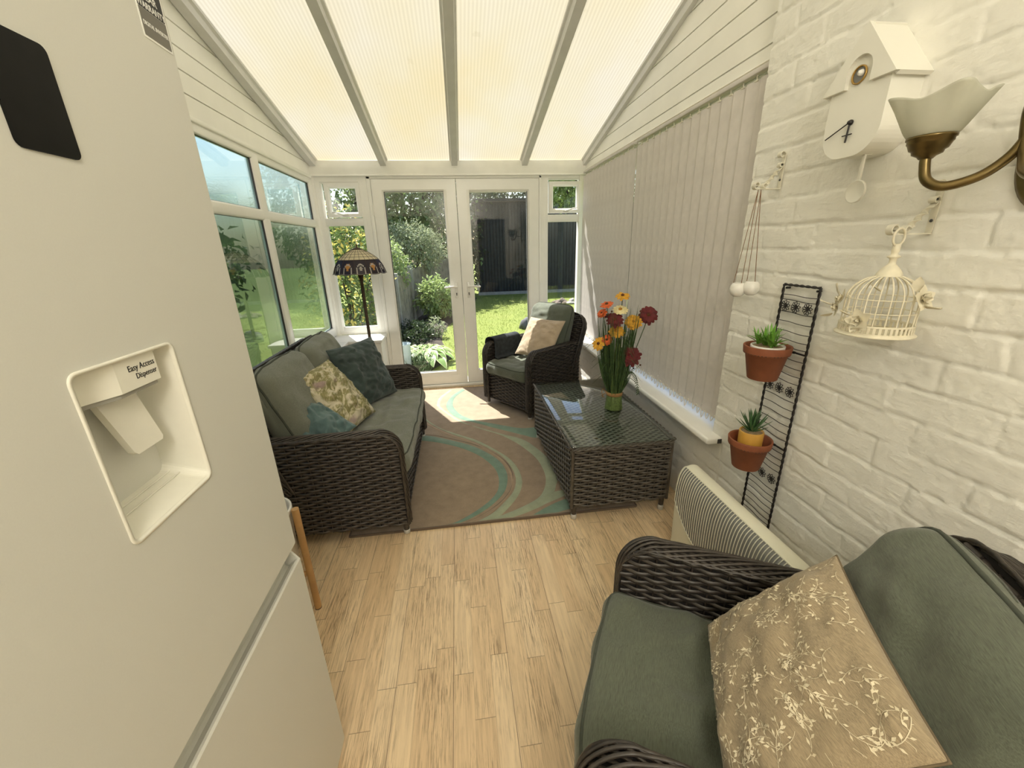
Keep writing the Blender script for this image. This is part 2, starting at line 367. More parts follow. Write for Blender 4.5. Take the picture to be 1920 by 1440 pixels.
M_['concrete'] = plain('concrete_post', (.33, .31, .28), .9, .15, 10, .3, 60)
M_['blackwood'] = plain('black_stained_timber', (.016, .018, .021), .7, .3, 8, .2, 60)
M_['bark'] = plain('bark', (.07, .05, .035), .9, .4, 12, .5, 40)
M_['stone'] = plain('grey_stone', (.10, .10, .105), .85, .3, 10, .4, 30)
M_['soil'] = plain('soil', (.045, .035, .026), .95, .4, 12, .6, 40)
M_['paving'] = plain('paving', (.36, .34, .30), .9, .15, 5, .3, 40)
M_['rubble'] = plain('rubble', (.16, .12, .10), .9, .4, 10, .4, 40)
M_['oldteak'] = plain('grey_teak', (.25, .22, .18), .8, .2, 10)
M_['bluebin'] = plain('pale_blue_plastic', (.40, .50, .53), .5, .05, 10)
M_['brown_door'] = plain('brown_panel_door', (.11, .095, .075), .5, .15, 6)
M_['house'] = plain('house_wall', (.70, .69, .64), .7, .05, 4)
def grass_mat():
    m, nt = mat('lawn_grass'); t = NT(nt); c = t.coord()
    n = t.noise(c, 1.2, 5, .6); n2 = t.noise(c, 55, 3, .7)
    a = t.ramp(n, [(.3, (.125, .17, .022)), (.55, (.17, .21, .03)), (.75, (.22, .235, .05))])
    a = t.mix(.5, a, t.ramp(n2, [(.3, (.07, .115, .014)), (.7, (.27, .30, .055))]))
    t.princ(a, .9, t.bump(n2, .6, .03)); return m
M_['grass'] = grass_mat()
M_['blade'] = leafmat('grass_blade', (.125, .18, .025), (.20, .25, .045), .3)
def rugmat(name, col):
    m, nt = mat(name); t = NT(nt); c = t.coord()
    a = t.ramp(t.noise(c, 14, 5, .65), [(.3, tuple(x*.78 for x in col)), (.7, tuple(x*1.2 for x in col))])
    a = t.mix(.3, a, t.ramp(t.noise(c, 420, 2), [(.3, tuple(x*.6 for x in col)), (.7, tuple(x*1.4 for x in col))]))
    t.princ(a, .95, t.bump(t.noise(c, 500, 2), .5, .004), Sheen_Weight=.2); return m
M_['rugbrown'] = rugmat('rug_brown_pile', (.30, .228, .160)); M_['rugdark'] = rugmat('rug_edge', (.15, .105, .07))
M_['rugteal'] = rugmat('rug_teal_pile', (.17, .265, .20)); M_['ruggreen'] = rugmat('rug_sage_pile', (.33, .37, .25))
M_['rugtan'] = rugmat('rug_tan_pile', (.36, .26, .17))
# ------------------------------------------------------------------ camera, light
f_, pit, yaw, rol = 749.42, math.radians(19.064), math.radians(7.159), math.radians(-1.532)
cy, sy, cp, sp = math.cos(yaw), math.sin(yaw), math.cos(pit), math.sin(pit)
fw = V3(sy*cp, cy*cp, -sp); r0 = V3(cy, -sy, 0); u0 = np.cross(r0, fw)
r2 = math.cos(rol)*r0+math.sin(rol)*u0; u2 = -math.sin(rol)*r0+math.cos(rol)*u0
cam = bpy.data.cameras.new('camera'); co = bpy.data.objects.new('camera', cam); COL.objects.link(co)
cam.sensor_width = 36; cam.lens = f_/1920*36; cam.clip_start = .02; cam.clip_end = 500
co.matrix_world = Matrix([[r2[0], u2[0], -fw[0], 0], [r2[1], u2[1], -fw[1], 0], [r2[2], u2[2], -fw[2], 1.45], [0, 0, 0, 1]])
S.camera = co
SUN_E = math.radians(59.2); sdir = V3(-.4276*math.cos(SUN_E), .904*math.cos(SUN_E), math.sin(SUN_E))
sun = bpy.data.lights.new('sun', 'SUN'); sun.energy = SUN_W; sun.angle = math.radians(.55); sun.color = (1, .955, .88)
so = bpy.data.objects.new('sun', sun); COL.objects.link(so); so.rotation_euler = Vector(sdir).to_track_quat('Z', 'Y').to_euler(); so.location = (-3, 8, 9)
w = bpy.data.worlds.new('sky'); S.world = w; w.use_nodes = True; nt = w.node_tree; nt.nodes.clear()
sk = nt.nodes.new('ShaderNodeTexSky'); sk.sky_type = 'NISHITA'; sk.sun_disc = False; sk.sun_elevation = SUN_E; sk.sun_rotation = math.atan2(sdir[0], sdir[1]); sk.dust_density = 2.0; sk.air_density = 1.2
bg = nt.nodes.new('ShaderNodeBackground'); bg.inputs[1].default_value = SKY_W; wo = nt.nodes.new('ShaderNodeOutputWorld')
nt.links.new(sk.outputs[0], bg.inputs[0]); nt.links.new(bg.outputs[0], wo.inputs[0])
S.view_settings.view_transform = 'Standard'; S.view_settings.look = 'None'; S.view_settings.gamma = 1; S.view_settings.exposure = EXPO; S.view_settings.use_curve_mapping = False
c_ = S.cycles; c_.use_denoising = True; c_.use_adaptive_sampling = True; c_.adaptive_threshold = .02; c_.max_bounces = 10; c_.diffuse_bounces = 6; c_.glossy_bounces = 4; c_.transmission_bounces = 6; c_.transparent_max_bounces = 16; c_.caustics_reflective = False; c_.caustics_refractive = False; c_.sample_clamp_indirect = 8; c_.blur_glossy = .5

# ------------------------------------------------------------------ room shell
roofz = lambda y: 2.212+.24*(4.22-y)
X3, Y3, Z3 = V3(1, 0, 0), V3(0, 1, 0), V3(0, 0, 1)
b = MB(); b.box((-1.32, -1.4, -.15), (1.46, 4.30, 0)); struct('floor', b, M_['floor'])

def rectframe(mb, O, U, V, N, w, h, bw, d0, d1, mat=0, cham=.014):
    O, U, V, N = (np.asarray(q, float) for q in (O, U, V, N))
    prof = [(0, d0), (0, d1-.003), (.003, d1), (bw-cham, d1), (bw, d1-cham), (bw, d0)]
    cs = [(0, 0, 1, 1), (w, 0, -1, 1), (w, h, -1, -1), (0, h, 1, -1)]
    P = np.array([[O+U*(a+sa*p)+V*(c+sc*p)+N*d for p, d in prof] for a, c, sa, sc in cs])
    mb.grid(P, cu=True, cv=True, mat=mat, smooth=False, flip=np.dot(np.cross(U, V), N) > 0)
def pane(mb, O, U, V, w, h, N=None, th=.006, mat=0):
    O, U, V = (np.asarray(q, float) for q in (O, U, V)); N = np.cross(U, V)
    mb.prism([O, O+U*w, O+U*w+V*h, O+V*h], -N*0.0008 if th is None else N*th, mat)
def quadpane(mb, O, U, V, w, h, mat=0):
    O, U, V = (np.asarray(q, float) for q in (O, U, V)); mb.poly([O, O+U*w, O+U*w+V*h, O+V*h], mat)

# brick side wall as a height field, x toward the room is negative
def brick_field(y0, y1, z0, z1, res, xf=1.235, crack=None):
    y = np.arange(y0, y1+res*.5, res); z = np.arange(z0, z1+res*.5, res); Yg, Zg = np.meshgrid(y, z, indexing='ij')
    jy = .008*vnoise(Yg*14, Zg*14, 1)+.003*vnoise(Yg*50, Zg*50, 2); jz = .007*vnoise(Yg*6+9, Zg*12, 3)+.003*vnoise(Yg*45, Zg*45, 4)
    ch = .0905; zz = (Zg+jz-.054)/ch; k = np.floor(zz).astype(int); dz = np.minimum(zz-k, 1-(zz-k))*ch
    bl = .245; off = np.where(k % 2 == 0, 0., .5)+.10*np.sin(k*2.3); yy = (1.69-Yg+jy)/bl+off; j = np.floor(yy).astype(int); dy = np.minimum(yy-j, 1-(yy-j))*bl
    jz_fade = .55+.45*vnoise(Yg*5+3, Zg*9, 8); jy_fade = .35+.65*np.clip(vnoise(Yg*4, Zg*9+5, 9)+.45, 0, 1)
    s = lambda d: np.clip((d-.002)/.0060, 0, 1)**.8
    ck = lambda d, q: np.exp(-((d-.0045)/.0022)**2)*np.clip(q*2.2, 0, 1)
    r = np.random.default_rng(5).random((256, 256, 3)); R = r[k % 256, j % 256]
    h = -.0044*(1-s(dz))*np.clip(jz_fade+.2, .3, 1)-.0036*(1-s(dy))*jy_fade-.0055*ck(np.where(zz-k < .5, 1, (1-(zz-k))*ch), vnoise(Yg*7+1, Zg*8, 10)+.35)+.0022*np.exp(-((np.minimum(zz-k, 1)*ch-.006)/.003)**2)*np.clip(vnoise(Yg*16, Zg*11, 11)+.2, 0, 1)
    h += (R[..., 0]-.5)*.0038+(R[..., 1]-.5)*.02*(yy-j-.5)*.35+(R[..., 2]-.5)*.03*(zz-k-.5)*.1
    h += .0010*vnoise(Yg*35, Zg*35, 5)+.0007*vnoise(Yg*90, Zg*90, 6)+.0012*np.clip(vnoise(Yg*60+4, Zg*75, 7)-.55, 0, 1)*4
    if crack is not None: h -= np.where((np.abs(Yg-crack-.004*vnoise(Zg*20, Zg*0, 12)) < .0035) & (Zg < .5), .012, 0)
    return np.stack([xf-h, Yg, Zg], -1)
b = MB(); b.grid(brick_field(-.55, 1.69, 0, 2.86, .0065, crack=1.615)); b.box((1.25, -.55, 0), (1.46, 1.686, 3.3)); b.box((1.245, -1.4, 0), (1.46, -.54, 3.6))
b.box((1.24, 1.60, .0), (1.25, 1.69, 2.86)); b.box((1.24, -.55, 2.85), (1.46, 1.69, 3.6))
struct('wall_right', b, M_['brick'])
b = MB(); b.grid(brick_field(1.69, 4.22, 0, .505, .011, xf=1.238)); b.box((1.252, 1.69, 0), (1.46, 4.3, .50)); struct('wall_right_dwarf', b, M_['brick'])
# gable cladding boards
def boards(x0, x1, ymin):
    b = MB(); z = 2.092; p = .0985; i = 0
    while True:
        za, zb = z+i*p, z+i*p+p-.0065; ya, yb = 4.215-(za-2.212)/.24, 4.215-(zb-2.212)/.24; ya, yb = min(ya, 4.215), min(yb, 4.215)
        if yb < ymin+.05 or i > 16: break
        b.prism([(x0, ymin, za), (x0, ya, za), (x0, yb, zb), (x0, ymin, zb)], (x1-x0, 0, 0)); i += 1
    xb0, xb1 = (x1, x1+.02) if x1 < 0 and x1 < x0 else (x1, x1+.02)
    return b
b = boards(-1.262, -1.245, -1.35); b.prism([(-1.262, -1.35, 2.09), (-1.262, 4.22, 2.09), (-1.262, 4.22, 2.2), (-1.262, -1.35, 3.55)], (-.05, 0, 0))
b.box((-1.30, -1.35, 2.068), (-1.236, 4.2, 2.092), bev=.004); struct('wall_left_gable', b, M_['paintboard'])
b = boards(1.322, 1.305, 1.692); b.prism([(1.322, 1.69, 2.09), (1.322, 4.22, 2.09), (1.322, 4.22, 2.2), (1.322, 1.69, 2.81)], (.06, 0, 0))
b.box((1.312, 1.692, 2.076), (1.46, 4.215, 2.118)); b.box((1.295, 1.692, 2.112), (1.33, 4.2, 2.135), bev=.004); struct('wall_right_gable', b, M_['paintboard'])
b = MB(); b.tube([(1.292, 1.70, 2.125), (1.292, 2.6, 2.126), (1.292, 4.15, 2.122)], .0028, 6); struct('trim_3', b, M_['bracket'])
# left low walls, near plaster walls
b = MB(); b.box((-1.32, .95, 0), (-1.10, 4.23, .602)); b.box((-1.32, -1.4, 0), (-1.262, .95, 2.1)); struct('wall_left', b, M_['plaster'])
b = MB(); b.box((-1.10, 3.93, 0), (-.775, 4.23, .602)); b.box((.87, 4.20, 0), (1.3, 4.28, .62)); struct('wall_far', b, M_['plaster'])
b = MB(); b.box((-1.4, -1.5, 0), (1.46, -1.38, 3.7)); struct('wall_back', b, M_['plaster'])
b = MB()
b.box((-1.30, .95, .602), (-1.065, 3.885, .632), bev=.008, seg=3); b.box((-1.30, 3.884, .602), (-.755, 4.225, .632), bev=.008, seg=3); struct('trim_2', b, M_['upvc'])
# right sill
b = MB(); b.box((1.160, 1.62, .497), (1.40, 4.2, .532), bev=.012, seg=3); e = MB(); e.box((1.214, 1.6165, .503), (1.236, 1.6205, .527), bev=.002)
sill = struct('trim_4', b, M_['upvc']); e.build('end_cap', M_['keyhole'], sill)
# eaves beam
b = MB(); b.box((-1.30, 4.205, 2.085), (1.36, 4.285, 2.215), bev=.006); b.box((-1.30, 4.198, 2.085), (1.36, 4.21, 2.097), bev=.003); struct('trim_1', b, M_['beam'])
b = MB(); b.box((-1.32, 4.205, .60), (-1.226, 4.30, 2.09), bev=.006); struct('trim_6', b, M_['upvc'])
# roof
ceil = structE('ceiling'); RX = [-1.235, -.60, .045, .705, 1.325]; sl = nrm((0, 1, -.24)); up = np.cross(X3, sl)
for i in range(4):
    b = MB(); O = V3(RX[i], 4.315, roofz(4.315)+.012); L = 5.85; b.prism([O, O+X3*(RX[i+1]-RX[i]), O+X3*(RX[i+1]-RX[i])-sl*L, O-sl*L], up*.001); 
    # single skin: keep only the lower face so that the sheet scatters light once
    b.polys = b.polys[:1]; b.build('roof_panel', M_['roof'], ceil)
for i, x in enumerate(RX):
    b = MB(); O = V3(x, 4.30, roofz(4.30)); pr = [(-.043, .014), (-.043, -.004), (-.030, -.012), (-.026, -.048), (.026, -.048), (.030, -.012), (.043, -.004), (.043, .014)]
    dx = .022 if i == 0 else (-.022 if i == 4 else 0)
    b.prism([O+X3*(q[0]+dx)+up*q[1] for q in pr], -sl*5.8); b.build('rafter', M_['aluminium'], ceil)
    t = MB(); t.prism([O+X3*(q[0]+dx)+up*(q[1]+.03) for q in [(-.03, 0), (.03, 0), (.03, .012), (-.03, .012)]], -sl*5.8); t.build('capping', M_['aluminium'], ceil)

# ------------------------------------------------------------------ windows and doors
YF = 4.227
def far_light(n, xo0, xo1, lg, tg, hand):
    w_ = structE('window_%d' % n)
    b = MB(); zb, zt = .632, 2.087
    rectframe(b, (xo0, YF+.05, zb), X3, Z3, -Y3, xo1-xo0, zt-zb, .0+min(lg[0]-xo0, xo1-lg[1]), 0, .05)
    b.box((xo0+.01, YF+.0016, 1.667), (xo1-.01, YF+.05, 1.735), bev=.006)
    if xo1-lg[1] > lg[0]-xo0+.005: b.box((lg[1], YF+.001, zb+.01), (xo1-.01, YF+.05, zt-.01), bev=.004)
    elif lg[0]-xo0 > xo1-lg[1]+.005: b.box((xo0+.01, YF+.001, zb+.01), (lg[0], YF+.05, zt-.01), bev=.004)
    b.box((lg[0]-.005, YF+.002, zb+.02), (lg[1]+.005, YF+.05, lg[2]), bev=.005)
    b.build('frame', M_['upvc'], w_)
    s = MB(); m = .042; rectframe(s, (tg[0]-m, YF+.02, tg[2]-m), X3, Z3, -Y3, tg[1]-tg[0]+2*m, tg[3]-tg[2]+2*m, m, -.02, .034); sa = s.build('opening_sash', M_['upvc'], w_)
    g = MB(); quadpane(g, (tg[0]-.01, YF+.03, tg[2]-.01), X3, Z3, tg[1]-tg[0]+.02, tg[3]-tg[2]+.02); quadpane(g, (lg[0]-.02, YF+.035, lg[2]-.02), X3, Z3, lg[1]-lg[0]+.04, 1.70-lg[2]); g.build('glass', M_['glass'], w_)
    h = MB(); xc = (tg[0]+tg[1])/2; h.box((xc-.02, YF-.028, tg[2]-.032), (xc+.035, YF-.012, tg[2]-.012), bev=.004)
    h.tube(spline([(xc-.005, YF-.03, tg[2]-.025), (xc+hand*.03, YF-.045, tg[2]-.018), (xc+hand*.075, YF-.046, tg[2]-.004), (xc+hand*.105, YF-.044, tg[2]-.003)], 12), [.007]*13 if False else .006, 8); h.build('handle', M_['pot_white'], w_)
    return w_
far_light(2, -1.232, -.772, (-1.176, -.846, .708, 1.667), (-1.112, -.882, 1.785, 1.99), -1)
far_light(3, .868, 1.300, (.938, 1.262, .72, 1.663), (.988, 1.228, 1.79, 1.99), 1)
b = MB(); b.box((-.772, YF-.004, 0), (-.738, YF+.06, 2.087), bev=.004); b.box((.847, YF-.004, 0), (.870, YF+.06, 2.087), bev=.004); b.box((-.772, YF-.004, 2.064), (.87, YF+.06, 2.087), bev=.003); b.box((-.772, YF-.03, 0), (.87, YF+.07, .032), bev=.006)
struct('trim_5', b, M_['upvc'])
def french(n, x0, x1, g0, g1, hx, dirx):
    d = structE('door_%d' % n); b = MB(); z0, z1 = .036, 2.062
    bw = min(g0-x0, x1-g1); rectframe(b, (x0, YF+.05, z0), X3, Z3, -Y3, x1-x0, z1-z0, bw, 0, .056, cham=.02)
    if g0-x0 > bw+.004: b.box((x0+bw-.03, YF-.0045, z0+.05), (g0, YF+.05, z1-.05), bev=.008)
    if x1-g1 > bw+.004: b.box((g1, YF-.0045, z0+.05), (x1-bw+.03, YF+.05, z1-.05), bev=.008)
    b.box((g0-.01, YF-.0042, z0+.03), (g1+.01, YF+.05, .175), bev=.008)
    b.build('frame', M_['upvc'], d)
    g = MB(); quadpane(g, (g0-.012, YF+.03, .16), X3, Z3, g1-g0+.024, 1.955-.16+.012); g.build('glass', M_['glass'], d)
    s = MB(); rectframe(s, (g0-.004, YF+.03, .171), X3, Z3, -Y3, g1-g0+.008, 1.788, .006, 0, .022, cham=.002); s.build('gasket', M_['keyhole'], d)
    h = MB(); h.box((hx-.016, YF-.016, .955), (hx+.016, YF-.004, 1.115), bev=.006, seg=3)
    h.tube([(hx, YF-.014, 1.072), (hx, YF-.055, 1.072)], .010, 12)
    h.tube(spline([(hx-.01*dirx, YF-.058, 1.072), (hx+.05*dirx, YF-.060, 1.073), (hx+.118*dirx, YF-.050, 1.066)], 10), [.011, .011, .0108, .0105, .0105, .010, .010, .0098, .0096, .009, .008][:len(spline([(0, 0, 0), (1, 0, 0), (2, 0, 0)], 10))], 10)
    hd = h.build('handle', M_['pot_white'], d)
    k = MB(); k.box((hx-.004, YF-.018, .982), (hx+.004, YF-.0155, 1.004), bev=.0018); k.lathe([(0, -.001), (.006, -.001), (.006, .001), (0, .001)], M=frameM((hx, YF-.0168, 1.004), X3, Z3, -Y3), seg=16); k.build('keyhole', M_['keyhole'], hd)
    for zz in (.30, 1.14, 1.80):
        q = MB(); xx = x0-.004 if dirx < 0 else x1+.004; q.tube([(xx, YF-.010, zz-.045), (xx, YF-.010, zz+.045)], .007, 10); q.tube([(xx, YF-.012, zz-.055), (xx, YF-.012, zz-.05)], .004, 8); q.build('hinge', M_['upvc'], d)
    return d
french(1, -.735, .042, -.625, -.077, -.016, -1)
french(2, .046, .844, .168, .728, .110, 1)
# left window run
w1 = structE('window_1'); b = MB(); XW = -1.247; segs = [(1.05, 2.0), (2.09, 3.07), (3.17, 4.13)]
b.box((XW-.05, .95, .632), (XW, 4.226, .725), bev=.008); b.box((XW-.05, .95, 2.022), (XW, 4.226, 2.072), bev=.008); b.box((XW-.05, .955, 1.652), (XW+.001, 4.22, 1.720), bev=.014, seg=3)
for y0, y1 in ((.95, 1.05), (2.0, 2.09), (3.07, 3.17), (4.13, 4.226)): b.box((XW-.05, y0, .64), (XW+.0005, y1, 2.065), bev=.014, seg=3)
b.build('frame', M_['upvc'], w1)
k = MB(); g = MB()
for y0, y1 in segs:
    for z0, z1 in ((.725, 1.652), (1.720, 2.022)):
        quadpane(g, (XW-.024, y0-.01, z0-.01), Y3, Z3, y1-y0+.02, z1-z0+.02)
        rectframe(k, (XW-.024, y0-.003, z0-.003), Y3, Z3, X3, y1-y0+.006, z1-z0+.006, .005, 0, .012, cham=.002)
g.build('glass', M_['obscure'], w1); k.build('gasket', M_['keyhole'], w1)
# right window behind the blinds
w4 = structE('window_4'); b = MB(); XR = 1.375
b.box((XR, 1.69, .532), (XR+.05, 4.226, .60), bev=.006); b.box((XR-.02, 1.69, 1.98), (XR+.05, 4.226, 2.11), bev=.006)
for y0, y1 in ((1.69, 1.76), (2.95, 3.03), (4.14, 4.226)): b.box((XR, y0, .54), (XR+.05, y1, 2.1), bev=.006)
b.build('frame', M_['upvc'], w4); g = MB(); quadpane(g, (XR+.03, 1.7, .55), Y3, Z3, 2.5, 1.5); g.build('glass', M_['glass'], w4)
b = MB(); b.box((1.25, 4.215, .53), (1.43, 4.285, 2.11)); struct('wall_far_return', b, M_['plaster'])
# back door seen only as a reflection
d3 = structE('door_3'); b = MB(); b.box((.55, -1.385, .0), (1.16, -1.345, 2.03), bev=.004)
for zz0, zz1 in ((.2, .85), (1.0, 1.9)):
    for xx in (.62, .88): b.box((xx, -1.347, zz0), (xx+.20, -1.338, zz1), bev=.004)
b.build('panel', M_['brown_door'], d3); b = MB(); rectframe(b, (.47, -1.385, -.02), X3, Z3, Y3, .77, 2.13, .075, 0, .055); b.build('frame', M_['plaster'], d3)

# glowing globe added behind the camera, out of view, to brighten the room
K = thing('fill_globe', 'added glowing fill globe near the brown back door, out of view behind the camera', 'fill light', (.10, -1.06, 2.35))
b = MB(); b.lathe([(0, -.28), (.14, -.242), (.242, -.14), (.28, 0), (.242, .14), (.14, .242), (.05, .275)], seg=32); m_, nt_ = mat('fill_emission'); t_ = NT(nt_); em = t_.n('ShaderNodeEmission', Strength=float(FILL_W)); em.inputs[0].default_value = (1, .93, .80, 1); o_ = t_.n('ShaderNodeOutputMaterial'); t_.l(em.outputs[0], o_.inputs[0]); b.build('globe', m_, K)
b = MB(); b.lathe([(.055, .265), (.055, .30), (.008, .31), (.008, 1.03), (0, 1.03)], seg=24); b.build('fill_hanger', M_['brass'], K)  # brass hanger made up to carry the added globe
# ------------------------------------------------------------------ woven furniture
def weave(mb, O, U, V, ur, vlen, pitch=.0155, stake=.047, th=.0050, amp=.0056, mat=0, v0=0, flip=False):
    O, U, V = (np.asarray(q, float) for q in (O, U, V)); N = np.cross(U, V)*(-1 if flip else 1)
    a = np.linspace(0, pi, 5); cv = np.cos(a)*pitch*.435; cd = np.sin(a)*th-.0016; n = int(vlen/pitch)
    pit = vlen/n
    for i in range(n):
        v = v0+(i+.5)*pit; u0, u1 = ur(v)
        if u1-u0 < .02: continue
        k0 = math.floor(u0/stake*5); u = np.arange(k0, u1/stake*5+1)*stake/5; u = np.clip(u, u0, u1); u = u[np.concatenate([[True], np.diff(u) > 1e-6])]
        d = amp*np.cos(pi*(u/stake+i)); wv = 1-.16*np.cos(2*pi*u/stake)*0
        P = O+u[:, None, None]*U+(v+cv)[None, :, None]*V+(d[:, None]+cd)[:, :, None]*N
        mb.grid(P, mat=mat, flip=not flip)
def stakes(mb, O, U, V, ur, vlen, stake=.047, r=.003, mat=0):
    O, U, V = (np.asarray(q, float) for q in (O, U, V)); us = [ur(v) for v in np.linspace(0, vlen, 30)]
    lo = min(u[0] for u in us); hi = max(u[1] for u in us)
    for k in range(math.ceil(lo/stake), int(hi/stake)+1):
        u = k*stake; vs = [v for v, q in zip(np.linspace(0, vlen, 30), us) if q[0] < u < q[1]]
        if len(vs) > 1: mb.tube([O+U*u+V*vs[0], O+U*u+V*vs[-1]], r, 5, mat=mat)
def braid(mb, path, side, A=.034, B=.006, n=12, r=.0043, om=11, mat=0, off=0):
    P = spline(path, 90) if len(path) < 40 else np.asarray(path, float); T = np.gradient(P, axis=0); L = np.concatenate([[0], np.cumsum(np.linalg.norm(np.diff(P, axis=0), axis=1))])
    s = np.arange(0, L[-1], .007); Q = np.stack([np.interp(s, L, P[:, i]) for i in range(3)], 1); T = np.gradient(Q, axis=0); T /= np.linalg.norm(T, axis=1)[:, None]
    side = nrm(side); N = np.cross(T, side)
    for k in range(n):
        ph = 2*pi*k/n; t = om*s+ph; lat = np.sin(t); Z = np.cos(t)
        edge = .009*(1-lat**2)**.5-.009
        R = Q+side*(A*lat)[:, None]+N*(B*.55*Z+B*.5*np.sin(3*t+1)*.4+edge+off)[:, None]
        mb.tube(R, r, 6, mat=mat)

def cushion(name, w, d, h, M, mats, parent, puff=.012, r=None, wr=.006, seed=0, n=22, pipe=True, piper=.0045, slump=None, pz=(.86, -.86)):
    mb = MB(); hw = V3(w/2, d/2, h/2); r = r or min(h*.42, .06); g = np.linspace(-1, 1, n); g = np.sign(g)*(1-(1-abs(g))**1.5)
    def surf(p):                                        # p on cube [-1,1]
        q = p*hw; c = np.clip(q, -(hw-r), hw-r); dd = q-c; L = np.linalg.norm(dd, axis=-1, keepdims=True); q = c+np.where(L > 1e-9, dd/np.maximum(L, 1e-9)*np.minimum(r, L*1.9), 0) 
        x, y, z = q[..., 0]/hw[0], q[..., 1]/hw[1], q[..., 2]/hw[2]
        e = np.clip((1-x**2), 0, 1)**.6*np.clip((1-y**2), 0, 1)**.6
        wn = vnoise(q[..., 0]*9+seed*3.1, q[..., 1]*26+7, 20+seed)*.6+vnoise(q[..., 0]*24+3, q[..., 1]*11+seed, 30+seed)*.4
        ridge = np.maximum(0, vnoise(q[..., 0]*5+seed, q[..., 1]*13+q[..., 0]*9+2, 40+seed))**2*1.2
        q = q.copy(); q[..., 2] += np.sign(z)*(puff*e+wr*(wn+ridge)*np.clip(e*1.4, 0, 1))*np.abs(z)
        q[..., 1] += np.sign(y)*puff*.6*np.clip(1-x**2, 0, 1)*np.abs(y)*np.clip(1-z*z, 0, 1)+.4*wr*vnoise(q[..., 0]*14, q[..., 2]*14, 9+seed)*np.abs(y)
        q[..., 0] += .4*wr*vnoise(q[..., 1]*14, q[..., 2]*14, 19+seed)*np.abs(x)
        if slump is not None: q = slump(q)
        return q@M[:3, :3].T+M[:3, 3]
    A, B = np.meshgrid(g, g, indexing='ij'); one = np.ones_like(A)
    for P, fl in ((np.stack([A, B, one], -1), 0), (np.stack([A, B, -one], -1), 1), (np.stack([A, one, B], -1), 1), (np.stack([A, -one, B], -1), 0), (np.stack([one, A, B], -1), 0), (np.stack([-one, A, B], -1), 1)):
        mb.grid(surf(P), flip=bool(fl))
    o = mb.build(name, mats[0], parent)
    if pipe:
        pb = MB(); m = 22; t = np.linspace(-1, 1, m)[:-1]
        for zz in pz:
            e = 1.0; loop = np.concatenate([np.stack([t, -e+0*t], 1), np.stack([e+0*t, t], 1), np.stack([-t, e+0*t], 1), np.stack([-e+0*t, -t], 1)]); P = np.concatenate([loop, np.full((len(loop), 1), zz)], 1)
            P = P/np.maximum(1, (np.abs(P[:, :1])**10+np.abs(P[:, 1:2])**10)**.1*np.array([[1, 1, 0]])+np.array([[0, 0, 1]]))
            Q = surf(P); c = surf(V3(0, 0, 0)[None])[0]; pb.tube(Q, piper, 6, closed=True, caps=False)
        pb.build('piping', mats[1], o)
    return o
def pillow(name, W, H, T, M, mats, parent=None, k=.05, wr=.010, seed=0, n=44, seam=.003, wf=(5, 17), power=.45, extra=None):
    g = np.sin(np.linspace(-pi/2, pi/2, n)); u, v = np.meshgrid(g, g, indexing='ij')
    def f(u, v, sg):
        x = u*W/2*(1-k*(1-v*v)); y = v*H/2*(1-k*(1-u*u)); e = np.clip((1-u*u)*(1-v*v), 0, 1)**power
        w1 = vnoise(x*wf[0]*4+y*6+seed, y*wf[1]*2+seed*2, 50+seed)*.5+vnoise(x*wf[1]+3, y*wf[0]*3+1, 60+seed)*.5+.45*vnoise(x*45+y*25, y*60, 70+seed)
        ed = np.clip((1-np.maximum(abs(u), abs(v)))*6, 0, 1)
        z = sg*(T/2*e)+wr*w1*ed*(1 if sg > 0 else .5)
        z = z+.02*H*(u*u+v*v)*0
        return np.stack([x, y, z], -1)@M[:3, :3].T+M[:3, 3]
    mb = MB(); mb.grid(f(u, v, 1), flip=False); mb.grid(f(u, v, -1), flip=True)
    if extra: extra(mb, f)
    o = mb.build(name, mats[0] if not extra else [mats[0], mats[2]], parent)
    t = g[:-1]; L = np.concatenate([np.stack([t, -1+0*t], 1), np.stack([1+0*t, t], 1), np.stack([-t, 1+0*t], 1), np.stack([-1+0*t, -t], 1)])
    s = MB(); s.tube(f(L[:, 0], L[:, 1], 1), seam, 6, closed=True, caps=False); s.build('seam', mats[1], o)
    return o
def corners(BL, BR, TL, lift=0):
    BL, BR, TL = (V3(*q) for q in (BL, BR, TL)); X = nrm(BR-BL); Y = TL-BL; Y = nrm(Y-X*(Y@X)); N = np.cross(X, Y)
    return frameM((BR+TL)/2+N*lift, X, Y, N), np.linalg.norm(BR-BL), np.linalg.norm(TL-BL)

